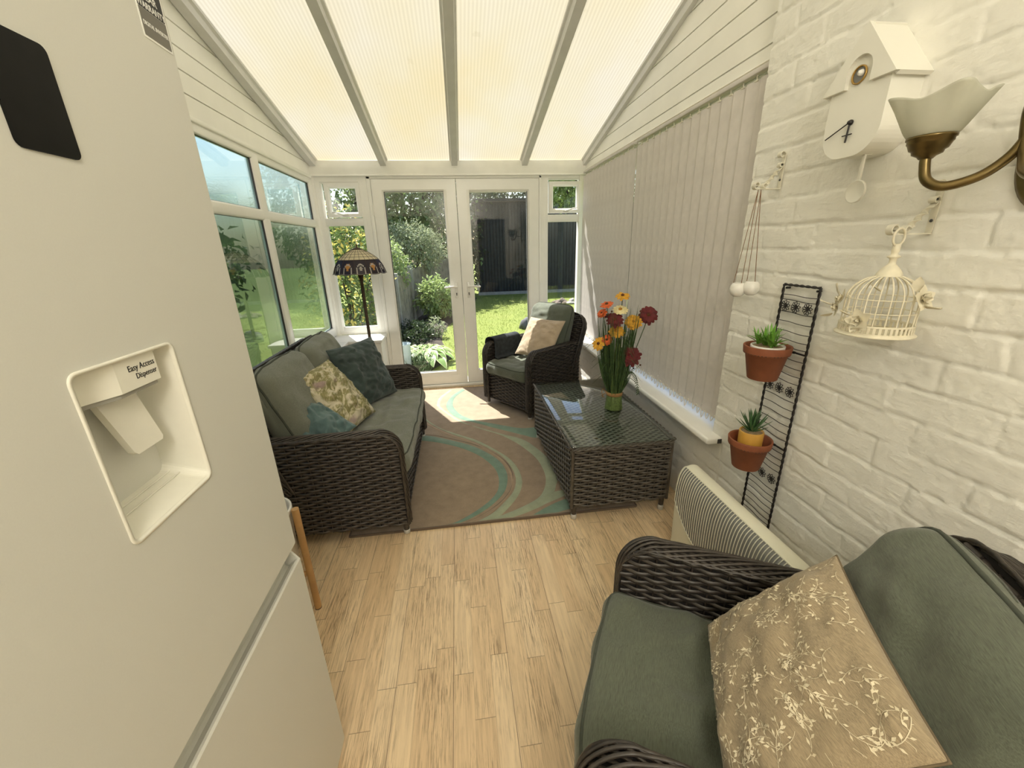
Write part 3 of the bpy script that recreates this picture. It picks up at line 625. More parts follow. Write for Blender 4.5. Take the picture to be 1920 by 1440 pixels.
def woven_seat(name, label, cat, W2, loc, rz, backz, ncush, wick, sage, group=None, seed=0):
    R = thing(name, label, cat, loc, rz, group); zt, xf, zb, rr = .615, .345, .075, .115
    for sgn in (-1, 1):
        yc = sgn*W2; b = MB()
        def ur(z, m=.016): return (-.31, xf-m if z < zt-rr else xf-rr-m*.7+math.sqrt(max(0, rr*rr-(z-(zt-rr))**2)))
        vl = zt-zb-.012
        for so in (1, -1):
            O = V3(0, yc+so*.031, zb); weave(b, O, X3, Z3, lambda v: ur(v+zb), vl, flip=(so > 0)); stakes(b, O-V3(0, so*.002, 0), X3, Z3, lambda v: ur(v+zb), vl)
        poly = [(-.31, zb+.006), (xf-.012, zb+.006), (xf-.012, zt-rr)]+[(xf-rr+(rr-.012)*math.cos(a), zt-rr+(rr-.012)*math.sin(a)) for a in np.linspace(0, pi/2, 9)]+[(-.31, zt-.012)]
        b.prism([(x, yc-.026, z) for x, z in poly], (0, .052, 0), mat=1)
        a = b.build('arm', [wick, M_['dark']], R)
        rb = MB(); path = [(-.33, yc, zt-.012)]+[(x, yc, zt-.004) for x in np.linspace(-.25, xf-rr, 14)]+[(xf-rr+rr*math.sin(t), yc, zt-rr+rr*math.cos(t)) for t in np.linspace(.15, pi/2, 12)]+[(xf+.001, yc, z) for z in np.linspace(zt-rr-.02, zb, 16)]
        braid(rb, path, (0, 1, 0), A=.034, off=-.002); rb.build('rim', wick, a)
    b = MB(); w = W2-.034; O = V3(xf-.035, -w, zb+.005); weave(b, O, Y3, Z3, lambda v: (0, 2*w), .25, flip=False); stakes(b, O-V3(.002, 0, 0), Y3, Z3, lambda v: (0, 2*w), .25)
    b.box((xf-.065, -w, zb+.005), (xf-.040, w, .33), mat=1); b.box((-.30, -w, .27), (xf-.06, w, .325), mat=1)
    braid(b, [(xf-.036, -w, zb), (xf-.036, 0, zb), (xf-.036, w, zb)], (1, 0, 0), A=.014, B=.004, n=5, r=.0045, om=30)
    O = V3(-.30, -w, zb+.005); weave(b, O, Y3, Z3, lambda v: (0, 2*w), .34, flip=True); b.box((-.296, -w, zb+.01), (-.27, w, .42), mat=1)
    b.build('seat_base', [wick, M_['dark']], R)
    # reclined back
    b = MB(); B0 = V3(-.205, 0, .30); B1 = V3(-.405, 0, backz); H = np.linalg.norm(B1-B0); Vd = nrm(B1-B0); bw = W2+.034; rc = .13; Nn = np.cross(Y3, Vd)
    def ub(v, m=.016):
        k = bw-m if v < H-rc else bw-rc-m*.7+math.sqrt(max(0, rc*rc-(v-(H-rc))**2)); return (-k, k)
    for so in (1, -1):
        O = B0+Nn*so*.026; weave(b, O, Y3, Vd, ub, H-.014, pitch=.017, stake=.052, flip=so < 0, amp=.004); stakes(b, O-Nn*so*.002, Y3, Vd, ub, H-.014, stake=.052, r=.0035)
    pl = [(-bw+.003, 0), (bw-.003, 0), (bw-.003, H-rc)]+[(bw-rc+(rc-.003)*math.cos(a), H-rc+(rc-.003)*math.sin(a)) for a in np.linspace(0, pi/2, 9)]+[(-bw+rc+(rc-.003)*math.cos(a), H-rc+(rc-.003)*math.sin(a)) for a in np.linspace(pi/2, pi, 9)]+[(-bw+.003, H-rc)]
    b.prism([B0+Y3*p+Vd*q-Nn*.021 for p, q in pl], Nn*.042, mat=1); k = b.build('backrest', [wick, M_['dark']], R)
    pth = [(-bw, q) for q in np.linspace(.02, H-rc, 12)]+[(-bw+rc+rc*math.cos(a), H-rc+rc*math.sin(a)) for a in np.linspace(pi, pi/2, 14)[1:]]+[(p, H) for p in np.linspace(-bw+rc, bw-rc, 30)[1:]]+[(bw-rc+rc*math.cos(a), H-rc+rc*math.sin(a)) for a in np.linspace(pi/2, 0, 14)[1:]]+[(bw, q) for q in np.linspace(H-rc, .02, 12)[1:]]
    rb = MB(); braid(rb, [B0+Y3*p+Vd*q for p, q in pth], Nn, A=.030, off=.002); rb.build('rim', wick, k)
    for x in (xf-.03, -.28):
        for s in (-1, 1):
            b = MB(); b.tube([(x, s*(W2-.005), .09), (x, s*(W2-.005), .024)], .015, 12); l = b.build('leg', wick, R)
            g = MB(); g.lathe([(0, .026), (.0165, .026), (.0175, .018), (.017, .003), (.013, 0), (0, 0)], (x, s*(W2-.005), 0), 16); g.build('foot_cap', M_['glide'], l)
    # cushions
    sw = 2*(W2-.038); M = frameM((.062, 0, .388), Y3, -X3, Z3); cushion('seat_cushion', sw, .61, .112, M, (sage, M_['piping']), R, puff=.016, wr=.020, seed=seed, n=60, r=.042)
    cw = sw/ncush; th = .15
    for i in range(ncush):
        yc = -sw/2+cw*(i+.5); ch = H-.135; C = B0+Vd*(.115+ch/2+.015)+Nn*(.030+th*.5)+Y3*yc
        def sl(q, ch=ch): q = q.copy(); t = np.clip(q[..., 1]/(ch/2), -1, 1); zz = q[..., 2]; q[..., 2] = np.where(zz < 0, zz*(1-.72*np.clip((t+.4)/1.4, 0, 1)**1.4), zz-.012*t); return q
        M = frameM(C, Y3, Vd, Nn); cushion('back_cushion', cw-.006, ch, th, M, (sage, M_['piping']), R, puff=.026, wr=.015, seed=seed+3+i, n=46, r=.062, slump=sl, pz=(.38,), piper=.0055)
    return R
def copy_tree(o, parent=None):
    c = o.copy(); COL.objects.link(c); c.parent = parent
    for ch in list(o.children): copy_tree(ch, c)
    return c
AG = 'matching rattan armchairs'
armA = woven_seat('rattan_armchair', 'dark rattan armchair in the right foreground with sage cushions and a leaf-patterned pillow', 'armchair', .285, (.597, .529, 0), math.radians(150.5), .83, 1, M_['wicker'], M_['sage'], AG)
armB = copy_tree(armA); armB.location = (.645, 3.58, 0); armB.rotation_euler = (0, 0, math.radians(215.3))
for c_h in armB.children:
    if c_h.name.startswith('back_cushion'): c_h.location = (-.0165, 0, .0437)
armB['label'] = 'dark rattan armchair beside the french doors with a black throw over its arm'
sofa = woven_seat('rattan_sofa', 'two-seat dark rattan sofa with sage cushions under the left windows', 'sofa', .585, (-.675, 2.425, 0), 0, .875, 2, M_['wicker2'], M_['sagelight'], None, 5)

# scatter pillows
M, W, H = corners((-.735, 2.50, .452), (-.535, 2.87, .452), (-.875, 2.585, .835), .045)
tag(pillow('scatter_cushion', .42, .43, .13, M, (M_['darkteal'], M_['darkteal']), seed=1, wr=.021, n=60), 'large dark teal velvet cushion leaning at the far end of the sofa', 'cushion', 'scatter cushions on the sofa')
M, W, H = corners((-.735, 2.085, .450), (-.655, 2.41, .450), (-.945, 2.195, .755), .078)
tag(pillow('scatter_cushion', .37, .42, .15, M, (M_['floral'], M_['floral']), seed=2, wr=.019, n=60), 'cream cushion with olive and mauve floral print in the middle of the sofa', 'cushion', 'scatter cushions on the sofa')
M = frameM((-.862, 2.030, .620), nrm((.32, -.15, -.19)), nrm((.035, .165, .075)), (0, 0, 1)); M[:3, 2] = nrm(np.cross(M[:3, 0], M[:3, 1])); M[:3, 1] = np.cross(M[:3, 2], M[:3, 0])
tag(pillow('scatter_cushion', .46, .31, .16, M, (M_['midteal'], M_['midteal']), seed=3, wr=.028, wf=(9, 9), n=60), 'small blue-teal crumpled cushion beside the near arm of the sofa', 'cushion', 'scatter cushions on the sofa')
# leaf pillow in the near chair
def sprigs(mb, f):
    rs = random.Random(4); tri = []
    def pt(p, lift=.0016):
        u, v = max(-.985, min(.985, p[0])), max(-.985, min(.985, p[1])); e = .004
        a = f(np.array(u), np.array(v), 1); n = np.cross(f(np.array(u+e), np.array(v), 1)-a, f(np.array(u), np.array(v+e), 1)-a); return a+n/np.linalg.norm(n)*lift
    def leaf(p, a, L):
        d = V3(math.cos(a), math.sin(a)); w = V3(-d[1], d[0])*L*.24; p = V3(*p)
        if max(abs(p+d*L)) > .97: return
        mb.poly([pt(p), pt(p+d*L*.45-w), pt(p+d*L), pt(p+d*L*.45+w)], 1)
    def stem(p, a, n, curl, L, w=.0085, depth=0):
        pts = [V3(*p)]; step = .027
        for i in range(n):
            a += curl+rs.uniform(-.05, .05); q = pts[-1]+V3(math.cos(a), math.sin(a))*step
            if max(abs(q)) > .96: break
            pts.append(q)
            if i % 2 == 1:
                s = 1 if (i//2) % 2 else -1; st = q+V3(math.cos(a+s*.9), math.sin(a+s*.9))*.013; mb_line([q, st], .004); leaf(st, a+s*.75+rs.uniform(-.2, .2), L*rs.uniform(.8, 1.15))
            if depth == 0 and i in (4, 7) and rs.random() < .45: stem(q, a+(1.1 if i % 2 else -1.1), 8, -curl*1.4, L*.95, w*.8, 1)
        if len(pts) > 1: mb_line(pts, w*.55); leaf(pts[-1], a, L)
    def mb_line(pts, w):
        pts = [V3(*p) for p in pts]; P = []
        for i, p in enumerate(pts):
            d = pts[min(i+1, len(pts)-1)]-pts[max(i-1, 0)]; d = d/max(np.linalg.norm(d), 1e-9); s = V3(-d[1], d[0])*w*.5; P.append([pt(p-s, .0012), pt(p+s, .0012)])
        mb.grid(np.array(P), mat=1)
    for gx in np.arange(-.92, .99, .23):
        for gy in np.arange(-.92, .97, .23):
            stem((gx+rs.uniform(-.04, .04), gy+rs.uniform(-.04, .04)), rs.uniform(0, 6.28), 12, rs.choice([-1, 1])*rs.uniform(.07, .16), .047)
A_, B_, C_ = V3(.607, .698, .490), V3(.430, .358, .490), V3(.800, .615, .765); X_ = nrm(B_-A_); Y_ = C_-A_; Y_ = nrm(Y_-X_*(Y_@X_)); N_ = np.cross(X_, Y_); M = frameM(A_+X_*.185+Y_*.170+N_*.012, X_, Y_, N_)
tag(pillow('scatter_cushion', .40, .37, .13, M, (M_['beige'], M_['beigeseam'], M_['sprig']), seed=6, wr=.012, extra=sprigs, seam=.0022, k=.04), 'beige linen cushion with cream embroidered leaf sprigs on the near armchair', 'cushion')
# cream pillow and throw on the far chair (built in the chair frame)
th_ = math.radians(215.3); Fx = V3(math.cos(th_), math.sin(th_), 0); Fy = V3(-math.sin(th_), math.cos(th_), 0); FO = V3(.645, 3.58, 0)
fc = lambda x, y, z: FO+Fx*x+Fy*y+Z3*z
BLp, BRp, TLp = fc(.075, -.12, .455), fc(.045, .245, .455), fc(-.18, -.125, .79)
M, W, H = corners(BLp, BRp, TLp, .035); tag(pillow('scatter_cushion', .40, .39, .10, M, (M_['creampillow'], M_['creampillow']), seed=8, wr=.010), 'cream crinkled cushion on the armchair beside the french doors', 'cushion')
mb = MB(); W2 = .285
prof = [(-.344, .45), (-.340, .52), (-.336, .58), (-.325, .618), (-.305, .633), (-.285, .637), (-.262, .633), (-.243, .618), (-.236, .58), (-.230, .53), (-.222, .475), (-.195, .462), (-.16, .461)]
pr = spline([(y, z, 0) for y, z in prof], 48); xs = np.linspace(-.06, .27, 30)
P = np.array([[fc(x+.02*math.sin(j*.13+.5)+.028*(j/len(pr)-.5), q[0]-.002*0+.006*vnoise(np.array(x*22+j*.03), np.array(j*.14), 3)*(1 if q[0] < -.285 else -1)*-1*(.4), q[1]+.006*abs(vnoise(np.array(x*20+j*.02), np.array(j*.15), 5))+.004) for j, q in enumerate(pr)] for x in xs])
mb.grid(P); o = mb.build('throw', M_['velvetblack']); sm = o.modifiers.new('thick', 'SOLIDIFY'); sm.thickness = .010; sm.offset = 1
tag(o, 'black fleece throw draped over the arm of the far armchair', 'throw')
# keys half hidden on the near chair seat
kx = thing('key_bunch', 'bunch of keys with a red fob on the near armchair seat', 'keys', (.262, .405, .4655))
b = MB(); b.box((-.02, -.012, -.001), (.02, .012, .006), bev=.003); b.build('fob', plain('red_plastic', (.35, .05, .04), .4), kx)
b = MB(); b.tube([(.02+.012*math.cos(t), .012*math.sin(t)+.02, .003) for t in np.linspace(0, 2*pi, 20)[:-1]], .0013, 6, closed=True); b.build('ring', M_['chrome'], kx)
b = MB(); b.box((.02, .03, .001), (.026, .075, .003), bev=.001); b.lathe([(0, 0), (.011, 0), (.011, .002), (0, .002)], (.023, .078, .001), 14); b.build('key', M_['brass'], kx)

# ------------------------------------------------------------------ coffee table
T = thing('coffee_table', 'dark rattan coffee table with inset glass top beside the window sill', 'table', (.81, 2.31, 0)); hx, hy, z0, z1 = .278, .52, .082, .446
b = MB(); cr = .03
for O, U, L in ((V3(-hx, -hy, z0), X3, 2*hx), (V3(hx, -hy, z0), Y3, 2*hy), (V3(hx, hy, z0), -X3, 2*hx), (V3(-hx, hy, z0), -Y3, 2*hy)):
    weave(b, O, U, Z3, lambda v: (.012, L-.012), z1-z0, flip=False); stakes(b, O+np.cross(U, Z3)*-.002, U, Z3, lambda v: (.012, L-.012), z1-z0)
b.box((-hx+.004, -hy+.004, z0+.004), (hx-.004, hy-.004, z1-.022), mat=1)
for x in (-hx, hx):
    for y in (-hy, hy): b.tube([(x*.985, y*.99, z0), (x*.985, y*.99, z1)], .010, 8)
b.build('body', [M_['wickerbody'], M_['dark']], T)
b = MB(); braid(b, [(-hx, -hy, z1), (0, -hy, z1), (hx, -hy, z1)], Y3, A=.012, n=5, r=.0045, om=30, B=.004); braid(b, [(-hx, hy, z1), (0, hy, z1), (hx, hy, z1)], Y3, A=.012, n=5, r=.0045, om=30, B=.004)
braid(b, [(-hx, -hy, z1), (-hx, 0, z1), (-hx, hy, z1)], X3, A=.012, n=5, r=.0045, om=30, B=.004); braid(b, [(hx, -hy, z1), (hx, 0, z1), (hx, hy, z1)], X3, A=.012, n=5, r=.0045, om=30, B=.004); b.build('rim', M_['wickerbody'], T)
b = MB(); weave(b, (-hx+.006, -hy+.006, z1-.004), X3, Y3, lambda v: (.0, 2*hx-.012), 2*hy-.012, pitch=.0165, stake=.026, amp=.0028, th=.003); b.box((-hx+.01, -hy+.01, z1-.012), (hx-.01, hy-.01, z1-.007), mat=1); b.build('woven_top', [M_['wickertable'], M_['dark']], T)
b = MB(); b.box((-hx-.004, -hy-.004, .4535), (hx+.004, hy+.004, .461), bev=.004, seg=2); g = b.build('glass_top', M_['tableglass'], T)
for x in (-hx+.022, hx-.022):
    for y in (-hy+.022, hy-.022):
        b = MB(); b.tube([(x, y, .09), (x, y, .03)], .014, 12); l = b.build('leg', M_['wicker2'], T); q = MB(); q.lathe([(0, .032), (.0155, .032), (.0165, .02), (.016, .003), (.012, 0), (0, 0)], (x, y, 0), 16); q.build('foot_cap', M_['glide'], l)

# ------------------------------------------------------------------ rug
A1 = [(-.6,3.0),(-0.319,2.9),(-0.161,2.814),(-0.027,2.708),(0.082,2.578),(0.158,2.423),(0.18,2.305),(0.172,2.187),(0.146,2.106),(0.089,2.024),(-0.007,1.935),(-0.102,1.872),(-0.15,1.862)]
A2 = [(-.6,3.09),(-0.321,2.999),(-0.145,2.891),(0.025,2.761),(0.149,2.607),(0.217,2.474),(0.241,2.35),(0.236,2.241),(0.208,2.132),(0.157,2.046),(0.084,1.966),(-0.009,1.895),(-0.077,1.862)]
B1 = [(-.45,3.5),(-0.33,3.253),(-0.147,3.012),(-0.005,2.877),(0.11,2.746),(0.227,2.568),(0.279,2.402),(0.291,2.272),(0.276,2.169),(0.244,2.089),(0.179,1.998),(0.106,1.916),(0.02,1.862)]
B2 = [(-.43,3.5),(-0.318,3.263),(-0.212,3.106),(-0.074,2.974),(0.064,2.848),(0.189,2.677),(0.279,2.526),(0.322,2.379),(0.33,2.238),(0.311,2.138),(0.273,2.049),(0.206,1.95),(0.13,1.862)]
C1 = [(-0.125,4.064),(-0.219,3.864),(-0.244,3.714),(-0.227,3.58),(-0.072,3.275),(0.084,3.072),(0.239,2.926),(0.353,2.766),(0.43,2.607),(0.477,2.458),(0.489,2.292),(0.473,2.173),(0.431,2.069),(0.381,2.008),(0.284,1.948),(0.167,1.895),(0.06,1.862)]
C2 = [(-0.16,4.071),(-0.258,3.872),(-0.279,3.706),(-0.259,3.586),(-0.082,3.246),(0.076,3.096),(0.266,2.927),(0.42,2.802),(0.503,2.638),(0.553,2.477),(0.565,2.322),(0.558,2.198),(0.535,2.137),(0.496,2.046),(0.431,1.955),(0.307,1.892),(0.22,1.862)]
D1 = [(0.005,4.037),(-0.09,3.87),(-0.123,3.704),(-0.112,3.557),(-0.051,3.384),(0.026,3.281),(0.101,3.211),(0.194,3.153),(0.319,3.072),(0.442,3.004),(0.574,3.001),(.9,3.05)]
D2 = [(-0.03,4.08),(-0.135,3.895),(-0.187,3.687),(-0.179,3.543),(-0.121,3.372),(-0.033,3.256),(0.081,3.170),(0.205,3.06),(0.341,2.948),(0.455,2.855),(0.543,2.798),(.9,2.7)]
E1 = [(0.332,1.862),(0.408,1.911),(0.484,1.952),(0.551,1.979),(.7,2.05),(.9,2.06),(.9,1.95),(0.62,1.90),(0.477,1.862)]
C3 = [(0.508,2.065),(0.577,2.074),(.8,2.14),(.8,2.10),(0.56,2.012),(0.416,1.947),(0.274,1.885),(0.20,1.862),(0.179,1.883),(0.312,1.922),(0.449,2.008)]
b = MB(); b.box((-.66, 1.85, .0005), (.94, 4.12, .011), mat=0, bev=.003); zr = .0118
def band(a, c, m):
    a = spline([(x, y, zr) for x, y in a], 96); c = spline([(x, y, zr) for x, y in c], 96); k = min(len(a), len(c)); a, c = a[:k], c[:k]; lo = V3(0, 0, .0015)
    cen = (a+c)/2; b.grid(np.stack([a-lo, a+(cen-a)*.06, a+(cen-a)*.06+(c-a)*.44+lo*.4, c+(cen-c)*.06, c-lo], 1), mat=m)
band(A1, A2, 1); band(B1, B2, 2); band(C1, C2, 2); band(D1, D2, 1)
b.poly([(x, y, zr+.0003) for x, y in E1], 1); b.poly([(x, y, zr+.0002) for x, y in C3], 2)
band(list(zip([p[0]-.03 for p in B1], [p[1]-.012 for p in B1])), [(p[0]-.012, p[1]-.005) for p in B1], 3)
band([(p[0]+.03, p[1]+.0) for p in A2], [(p[0]+.038, p[1]+.004) for p in A2], 4)
b.box((-.66, 1.846, 0), (.94, 1.858, .0125), mat=4, bev=.003); b.box((-.66, 4.112, 0), (.94, 4.124, .0125), mat=4, bev=.003); b.box((.935, 1.85, 0), (.945, 4.12, .0125), mat=4, bev=.003); b.box((-.666, 1.85, 0), (-.655, 4.12, .0125), mat=4, bev=.003)
tag(b.build('rug', [M_['rugbrown'], M_['rugteal'], M_['ruggreen'], M_['rugtan'], M_['rugdark']]), 'brown rug with swirling teal and sage bands between the sofa and table', 'rug')
# ------------------------------------------------------------------ lettering
def text(name, s, size, M, m, parent, ext=.0003, align='LEFT', sx=1.0):
    cu = bpy.data.curves.new(name, 'FONT'); cu.body = s; cu.size = size; cu.extrude = ext; cu.align_x = align; cu.resolution_u = 4
    to = bpy.data.objects.new(name, cu); COL.objects.link(to); bpy.context.view_layer.update()
    me = bpy.data.meshes.new_from_object(to.evaluated_get(bpy.context.evaluated_depsgraph_get())); COL.objects.unlink(to); bpy.data.objects.remove(to)
    me.transform(Matrix([[*r] for r in M])@Matrix.Diagonal((sx, 1, 1, 1))); me.materials.append(m)
    o = bpy.data.objects.new(name, me); COL.objects.link(o); o.parent = parent; return o
def rrect(y0, y1, z0, z1, r, k=5):
    P = []
    for cy_, cz_, a0 in ((y1-r, z1-r, 0), (y0+r, z1-r, pi/2), (y0+r, z0+r, pi), (y1-r, z0+r, 1.5*pi)):
        for a in np.linspace(a0, a0+pi/2, k): P.append((cy_+r*math.cos(a), cz_+r*math.sin(a)))
    return np.array(P)
# ------------------------------------------------------------------ fridge freezer
F = thing('fridge_freezer', 'tall off-white fridge freezer with recessed water dispenser at the left', 'fridge'); FX = -.43; fy0, fy1 = .256, .856
b = MB(); b.box((-1.12, fy0+.004, .02), (-.497, fy1-.004, 1.98), bev=.006); b.box((-1.1, fy0+.03, 0), (-.55, fy1-.03, .03)); b.build('cabinet', M_['fridge'], F)
b = MB(); dz0, dz1, dy0, dy1 = 1.10, 1.328, .474, .646
k = 6; outer = rrect(fy0, fy1, .783, 1.985, .004, k); o2 = rrect(fy0+.004, fy1-.004, .787, 1.981, .003, k); inn = rrect(dy0, dy1, dz0, dz1, .012, k)
lp = lambda P, x: np.concatenate([np.full((len(P), 1), x), P], 1)
b.grid(np.stack([lp(outer, -.49), lp(outer, FX-.004), lp(o2, FX)]), cv=True, flip=True)
b.grid(np.stack([lp(o2, FX), lp(inn, FX)]), cv=True, smooth=False, flip=True)
b.poly(lp(outer, -.49)); ud = b.build('upper_door', M_['fridge'], F)
b = MB(); l1 = rrect(dy0, dy1, dz0, dz1, .012, k); l1b = rrect(dy0+.003, dy1-.003, dz0+.003, dz1-.003, .010, k); l2 = rrect(dy0+.006, dy1-.012, dz0+.030, dz1-.006, .016, k); l0 = rrect(dy0-.0015, dy1+.0015, dz0-.0015, dz1+.0015, .013, k)
b.grid(np.stack([lp(l0, FX+.0002), lp(l0, FX+.0018), lp(l1b, FX+.0018), lp(l1b, FX-.004)]), cv=True, flip=True)
st = lp(l2, FX-.078); b.grid(np.stack([lp(l1b, FX-.004), .55*lp(l1b, FX-.004)+.45*st, st]), cv=True, flip=True, smooth=False); b.poly(st[::1], 0)
for t_ in (.45, .62): b.tube([(FX-.004-.074*t_, dy0+.012, dz0+.0045+.028*t_), (FX-.004-.074*t_, dy1-.012, dz0+.0045+.028*t_)], .0012, 6)
b.build('dispenser_recess', M_['fridge_in'], ud)
b = MB(); hp = [(-.505, .477), (-.462, .477), (-.4335, .541), (-.4335, .612), (-.505, .612)]; b.prism([(x, y, 1.283) for x, y in hp], (0, 0, .040)); b.prism([(x-.003, y if y < .6 else y-.004, 1.277) for x, y in hp], (0, 0, .0065), mat=1); b.prism([(x+.002 if x > -.5 else x, y, 1.3232) for x, y in hp], (0, 0, .003)); hd = b.build('dispenser_head', [M_['fridge_in'], M_['fridge_dark']], ud)
Tm = lambda y, z, x=-.4333: frameM((x, y, z), Y3, Z3, X3)
text('lettering', 'Easy Access', .0116, Tm(.6085, 1.3062), M_['black_print'], hd, align='RIGHT', sx=.86); text('lettering', 'Dispenser', .0108, Tm(.6085, 1.2945), M_['black_print'], hd, align='RIGHT', sx=.86)
b = MB(); pd = [(.529, 1.281), (.592, 1.281), (.607, 1.196), (.604, 1.191), (.556, 1.191), (.551, 1.196)]; b.prism([(-.461+.10*(1.281-z), y, z) for y, z in pd], (-.009, 0, 0)); b.build('dispenser_lever', M_['fridge_in'], ud)
b = MB(); b.prism(lp(rrect(.519, .594, 1.557, 1.668, .008, 6), FX), (.002, 0, 0)); dp = b.build('display_panel', M_['black_gloss'], ud)
b = MB(); b.prism(lp(rrect(.784, .8475, 1.754, 1.875, .001, 2), FX+.0001), (.0006, 0, 0)); stk = b.build('sticker', M_['white_print'], ud)
b = MB(); b.prism(lp(rrect(.7865, .845, 1.793, 1.8735, .001, 2), FX+.0005), (.0004, 0, 0)); b.prism(lp(rrect(.7865, .845, 1.757, 1.7925, .001, 2), FX+.0005), (.0004, 0, 0), mat=1); b.build('label_field', [M_['black_print'], M_['grey_print']], stk)
for s_, z_, sz, wx in (('10', 1.822, .050, .85), ('YEAR', 1.807, .0135, 1.05), ('WARRANTY', 1.7945, .0125, .86), ('DIGITAL INVERTER', 1.7715, .0078, .82), ('COMPRESSOR', 1.7625, .0055, .9)):
    if s_ == 'COMPRESSOR': continue
    text('lettering', s_, sz, Tm(.8160, z_, FX+.001), M_['white_print'], stk, align='CENTER', sx=wx)
b = MB()
pf = [(-.49, .058), (FX-.004, .058), (FX, .062), (FX, .736), (FX-.003, .740), (FX-.009, .738), (FX-.026, .722), (FX-.034, .724), (FX-.045, .775), (-.49, .775)]
b.prism([(x, fy0, z) for x, z in pf], (0, fy1-fy0, 0)); 
pe = [(-.49, .72), (FX-.004, .72), (FX-.002, .738), (FX-.020, .768), (FX-.03, .775), (-.49, .775)]; b.prism([(x, fy1-.006, z) for x, z in pe], (0, .0062, 0)); ld = b.build('lower_door', M_['fridge'], F); b = MB(); b.prism([(x, fy0+.004, z) for x, z in ((FX-.0095, .7385), (FX-.0255, .7230), (FX-.0335, .7250), (FX-.0440, .7745), (FX-.0435, .7745), (FX-.0325, .7265), (FX-.0255, .7240), (FX-.0090, .7392))], (0, fy1-fy0-.012, 0)); b.build('grip_channel', M_['grip'], ld)
b = MB(); b.box((-.5, fy0+.01, .768), (-.455, fy1-.01, .79)); b.build('gasket', M_['fridge_dark'], F)

# ------------------------------------------------------------------ vertical blinds
def blind(label, y0, y1, n, name='vertical_blind'):
    B = thing(name, label, 'blind', (1.288, (y0+y1)/2, .56), 0, 'taupe vertical blinds on the right windows'); L = (y1-y0)/2
    b = MB(); b.box((-.016, -L, 1.533), (.016, L, 1.553), bev=.003); b.build('headrail', M_['vane'], B)
    p = 2*L/n; zb, zt = .012, 1.512; ang = math.radians(-12); hw = p*.5*1.12
    vm = MB(); cs = [(-hw, 0), (-hw*.5, -.0015), (0, -.002), (hw*.5, -.0015), (hw, 0)]
    P = np.array([[(q*math.sin(ang)*1-.0+d, q*math.cos(ang), z) for q, d in cs] for z in (zb, zb+.035, zb+.036, zt)]); vm.grid(P); P2 = P.copy(); P2[..., 0] += .0012; vm.grid(P2, flip=True)
    v0 = vm.build('vane', M_['vane'], B); v0.location = (0, -L+p/2, 0)
    wm = MB(); wm.box((-.003+.003, -hw*.97, zb-.001), (.004+.003, hw*.97, zb+.034), bev=.001); w0 = wm.build('weight', M_['vane'], v0)
    hm = MB(); hm.tube([(0, 0, zt-.004), (0, 0, zt+.012), (.001, .004, zt+.022)], .0028, 6); hm.box((-.004, -.012, zt-.004), (.004, .012, zt+.004), bev=.001); h0 = hm.build('hook', M_['bracket'], v0)
    for i in range(1, n):
        c = v0.copy(); COL.objects.link(c); c.parent = B; c.location = (0, -L+p*(i+.5), 0)
        for k_ in (w0, h0): d = k_.copy(); COL.objects.link(d); d.parent = c
    ch = MB(); pts = []
    for i in range(n):
        y = -L+p*(i+.5); pts += [(-.014, y-p*.42, .026), (-.020, y-p*.22, -.010 if i % 3 else .012), (-.018, y+p*.02, .034), (-.022, y+p*.28, -.018 if i % 2 else -.004)]
    ch.tube(spline(pts, len(pts)*4), .0024, 5); ch.build('chain', M_['cord'], B); return B
blind('near taupe vertical blind hanging next to the painted brick corner', 1.700, 2.958, 15)
blind('far taupe vertical blind hanging next to the french doors', 3.018, 4.175, 14)

# ------------------------------------------------------------------ heater
Hh = thing('convector_heater', 'cream convector heater with curved grille standing against the brick wall', 'heater', (1.02, 1.205, 0))
hl = .355; prof = np.array([(.045, .035), (-.040, .035), (-.046, .05), (-.050, .20), (-.050, .33), (-.046, .385), (-.036, .425), (-.016, .450), (.012, .460), (.036, .456), (.045, .445)])
pr = spline([(x, 0, z) for x, z in prof], 60)[:, [0, 2]]
def hp_(x, z, y):                                   # rounded ends
    e = max(0, (abs(y)-(hl-.045))/.045); s = 1-.55*e**2.5; return (.045+(x-.045)*s, y, .035+(z-.035)*(1-.10*e**2.2))
ys = np.concatenate([np.linspace(-hl, -hl+.05, 9), np.linspace(-hl+.06, hl-.06, 30), np.linspace(hl-.05, hl, 9)])
b = MB(); P = np.array([[hp_(x, z, y) for x, z in pr] for y in ys]); b.grid(P, flip=True); b.poly(P[0][::-1]); b.poly(P[-1]); b.poly([P[0, 0], P[-1, 0], P[-1, -1], P[0, -1]][::-1])
b.build('casing', M_['heater'], Hh)
e = MB(); Pe = np.array([[hp_(x*1.02-.0, z, y) for x, z in pr] for y in (hl-.012, hl+.014)]); e.grid(Pe); e.poly(Pe[-1]); e.build('end_cap', M_['heater_dark'], Hh)
gmb = MB(); zlow = lambda y: .148+.20*abs(y/.372)**3; arc = np.array([(x, z) for x, z in pr if x < -.012]); sN = np.linspace(0, 1, 22)
def along(y, t, lift=0):
    z0 = zlow(y); sub = np.array([q for q in arc if q[1] >= z0]); sub = np.vstack([[np.interp(z0, arc[:, 1], arc[:, 0]), z0], sub]); L = np.concatenate([[0], np.cumsum(np.linalg.norm(np.diff(sub, axis=0), axis=1))]); L /= L[-1]
    x, z = np.interp(t, L, sub[:, 0]), np.interp(t, L, sub[:, 1]); q = hp_(x, z, y); c = V3(.02, y, .30); d = nrm(V3(q[0]-.02, 0, (q[2]-.30)*.9)); return V3(*q)+d*lift
yy = np.linspace(-.325, .330, 60); gmb.grid(np.array([[along(y, t, .0022) for t in sN] for y in yy]), mat=1, flip=False)
for y in np.arange(-.322, .330, .0152): gmb.tube(np.array([along(y, t, .0040) for t in sN]), .0019, 6)
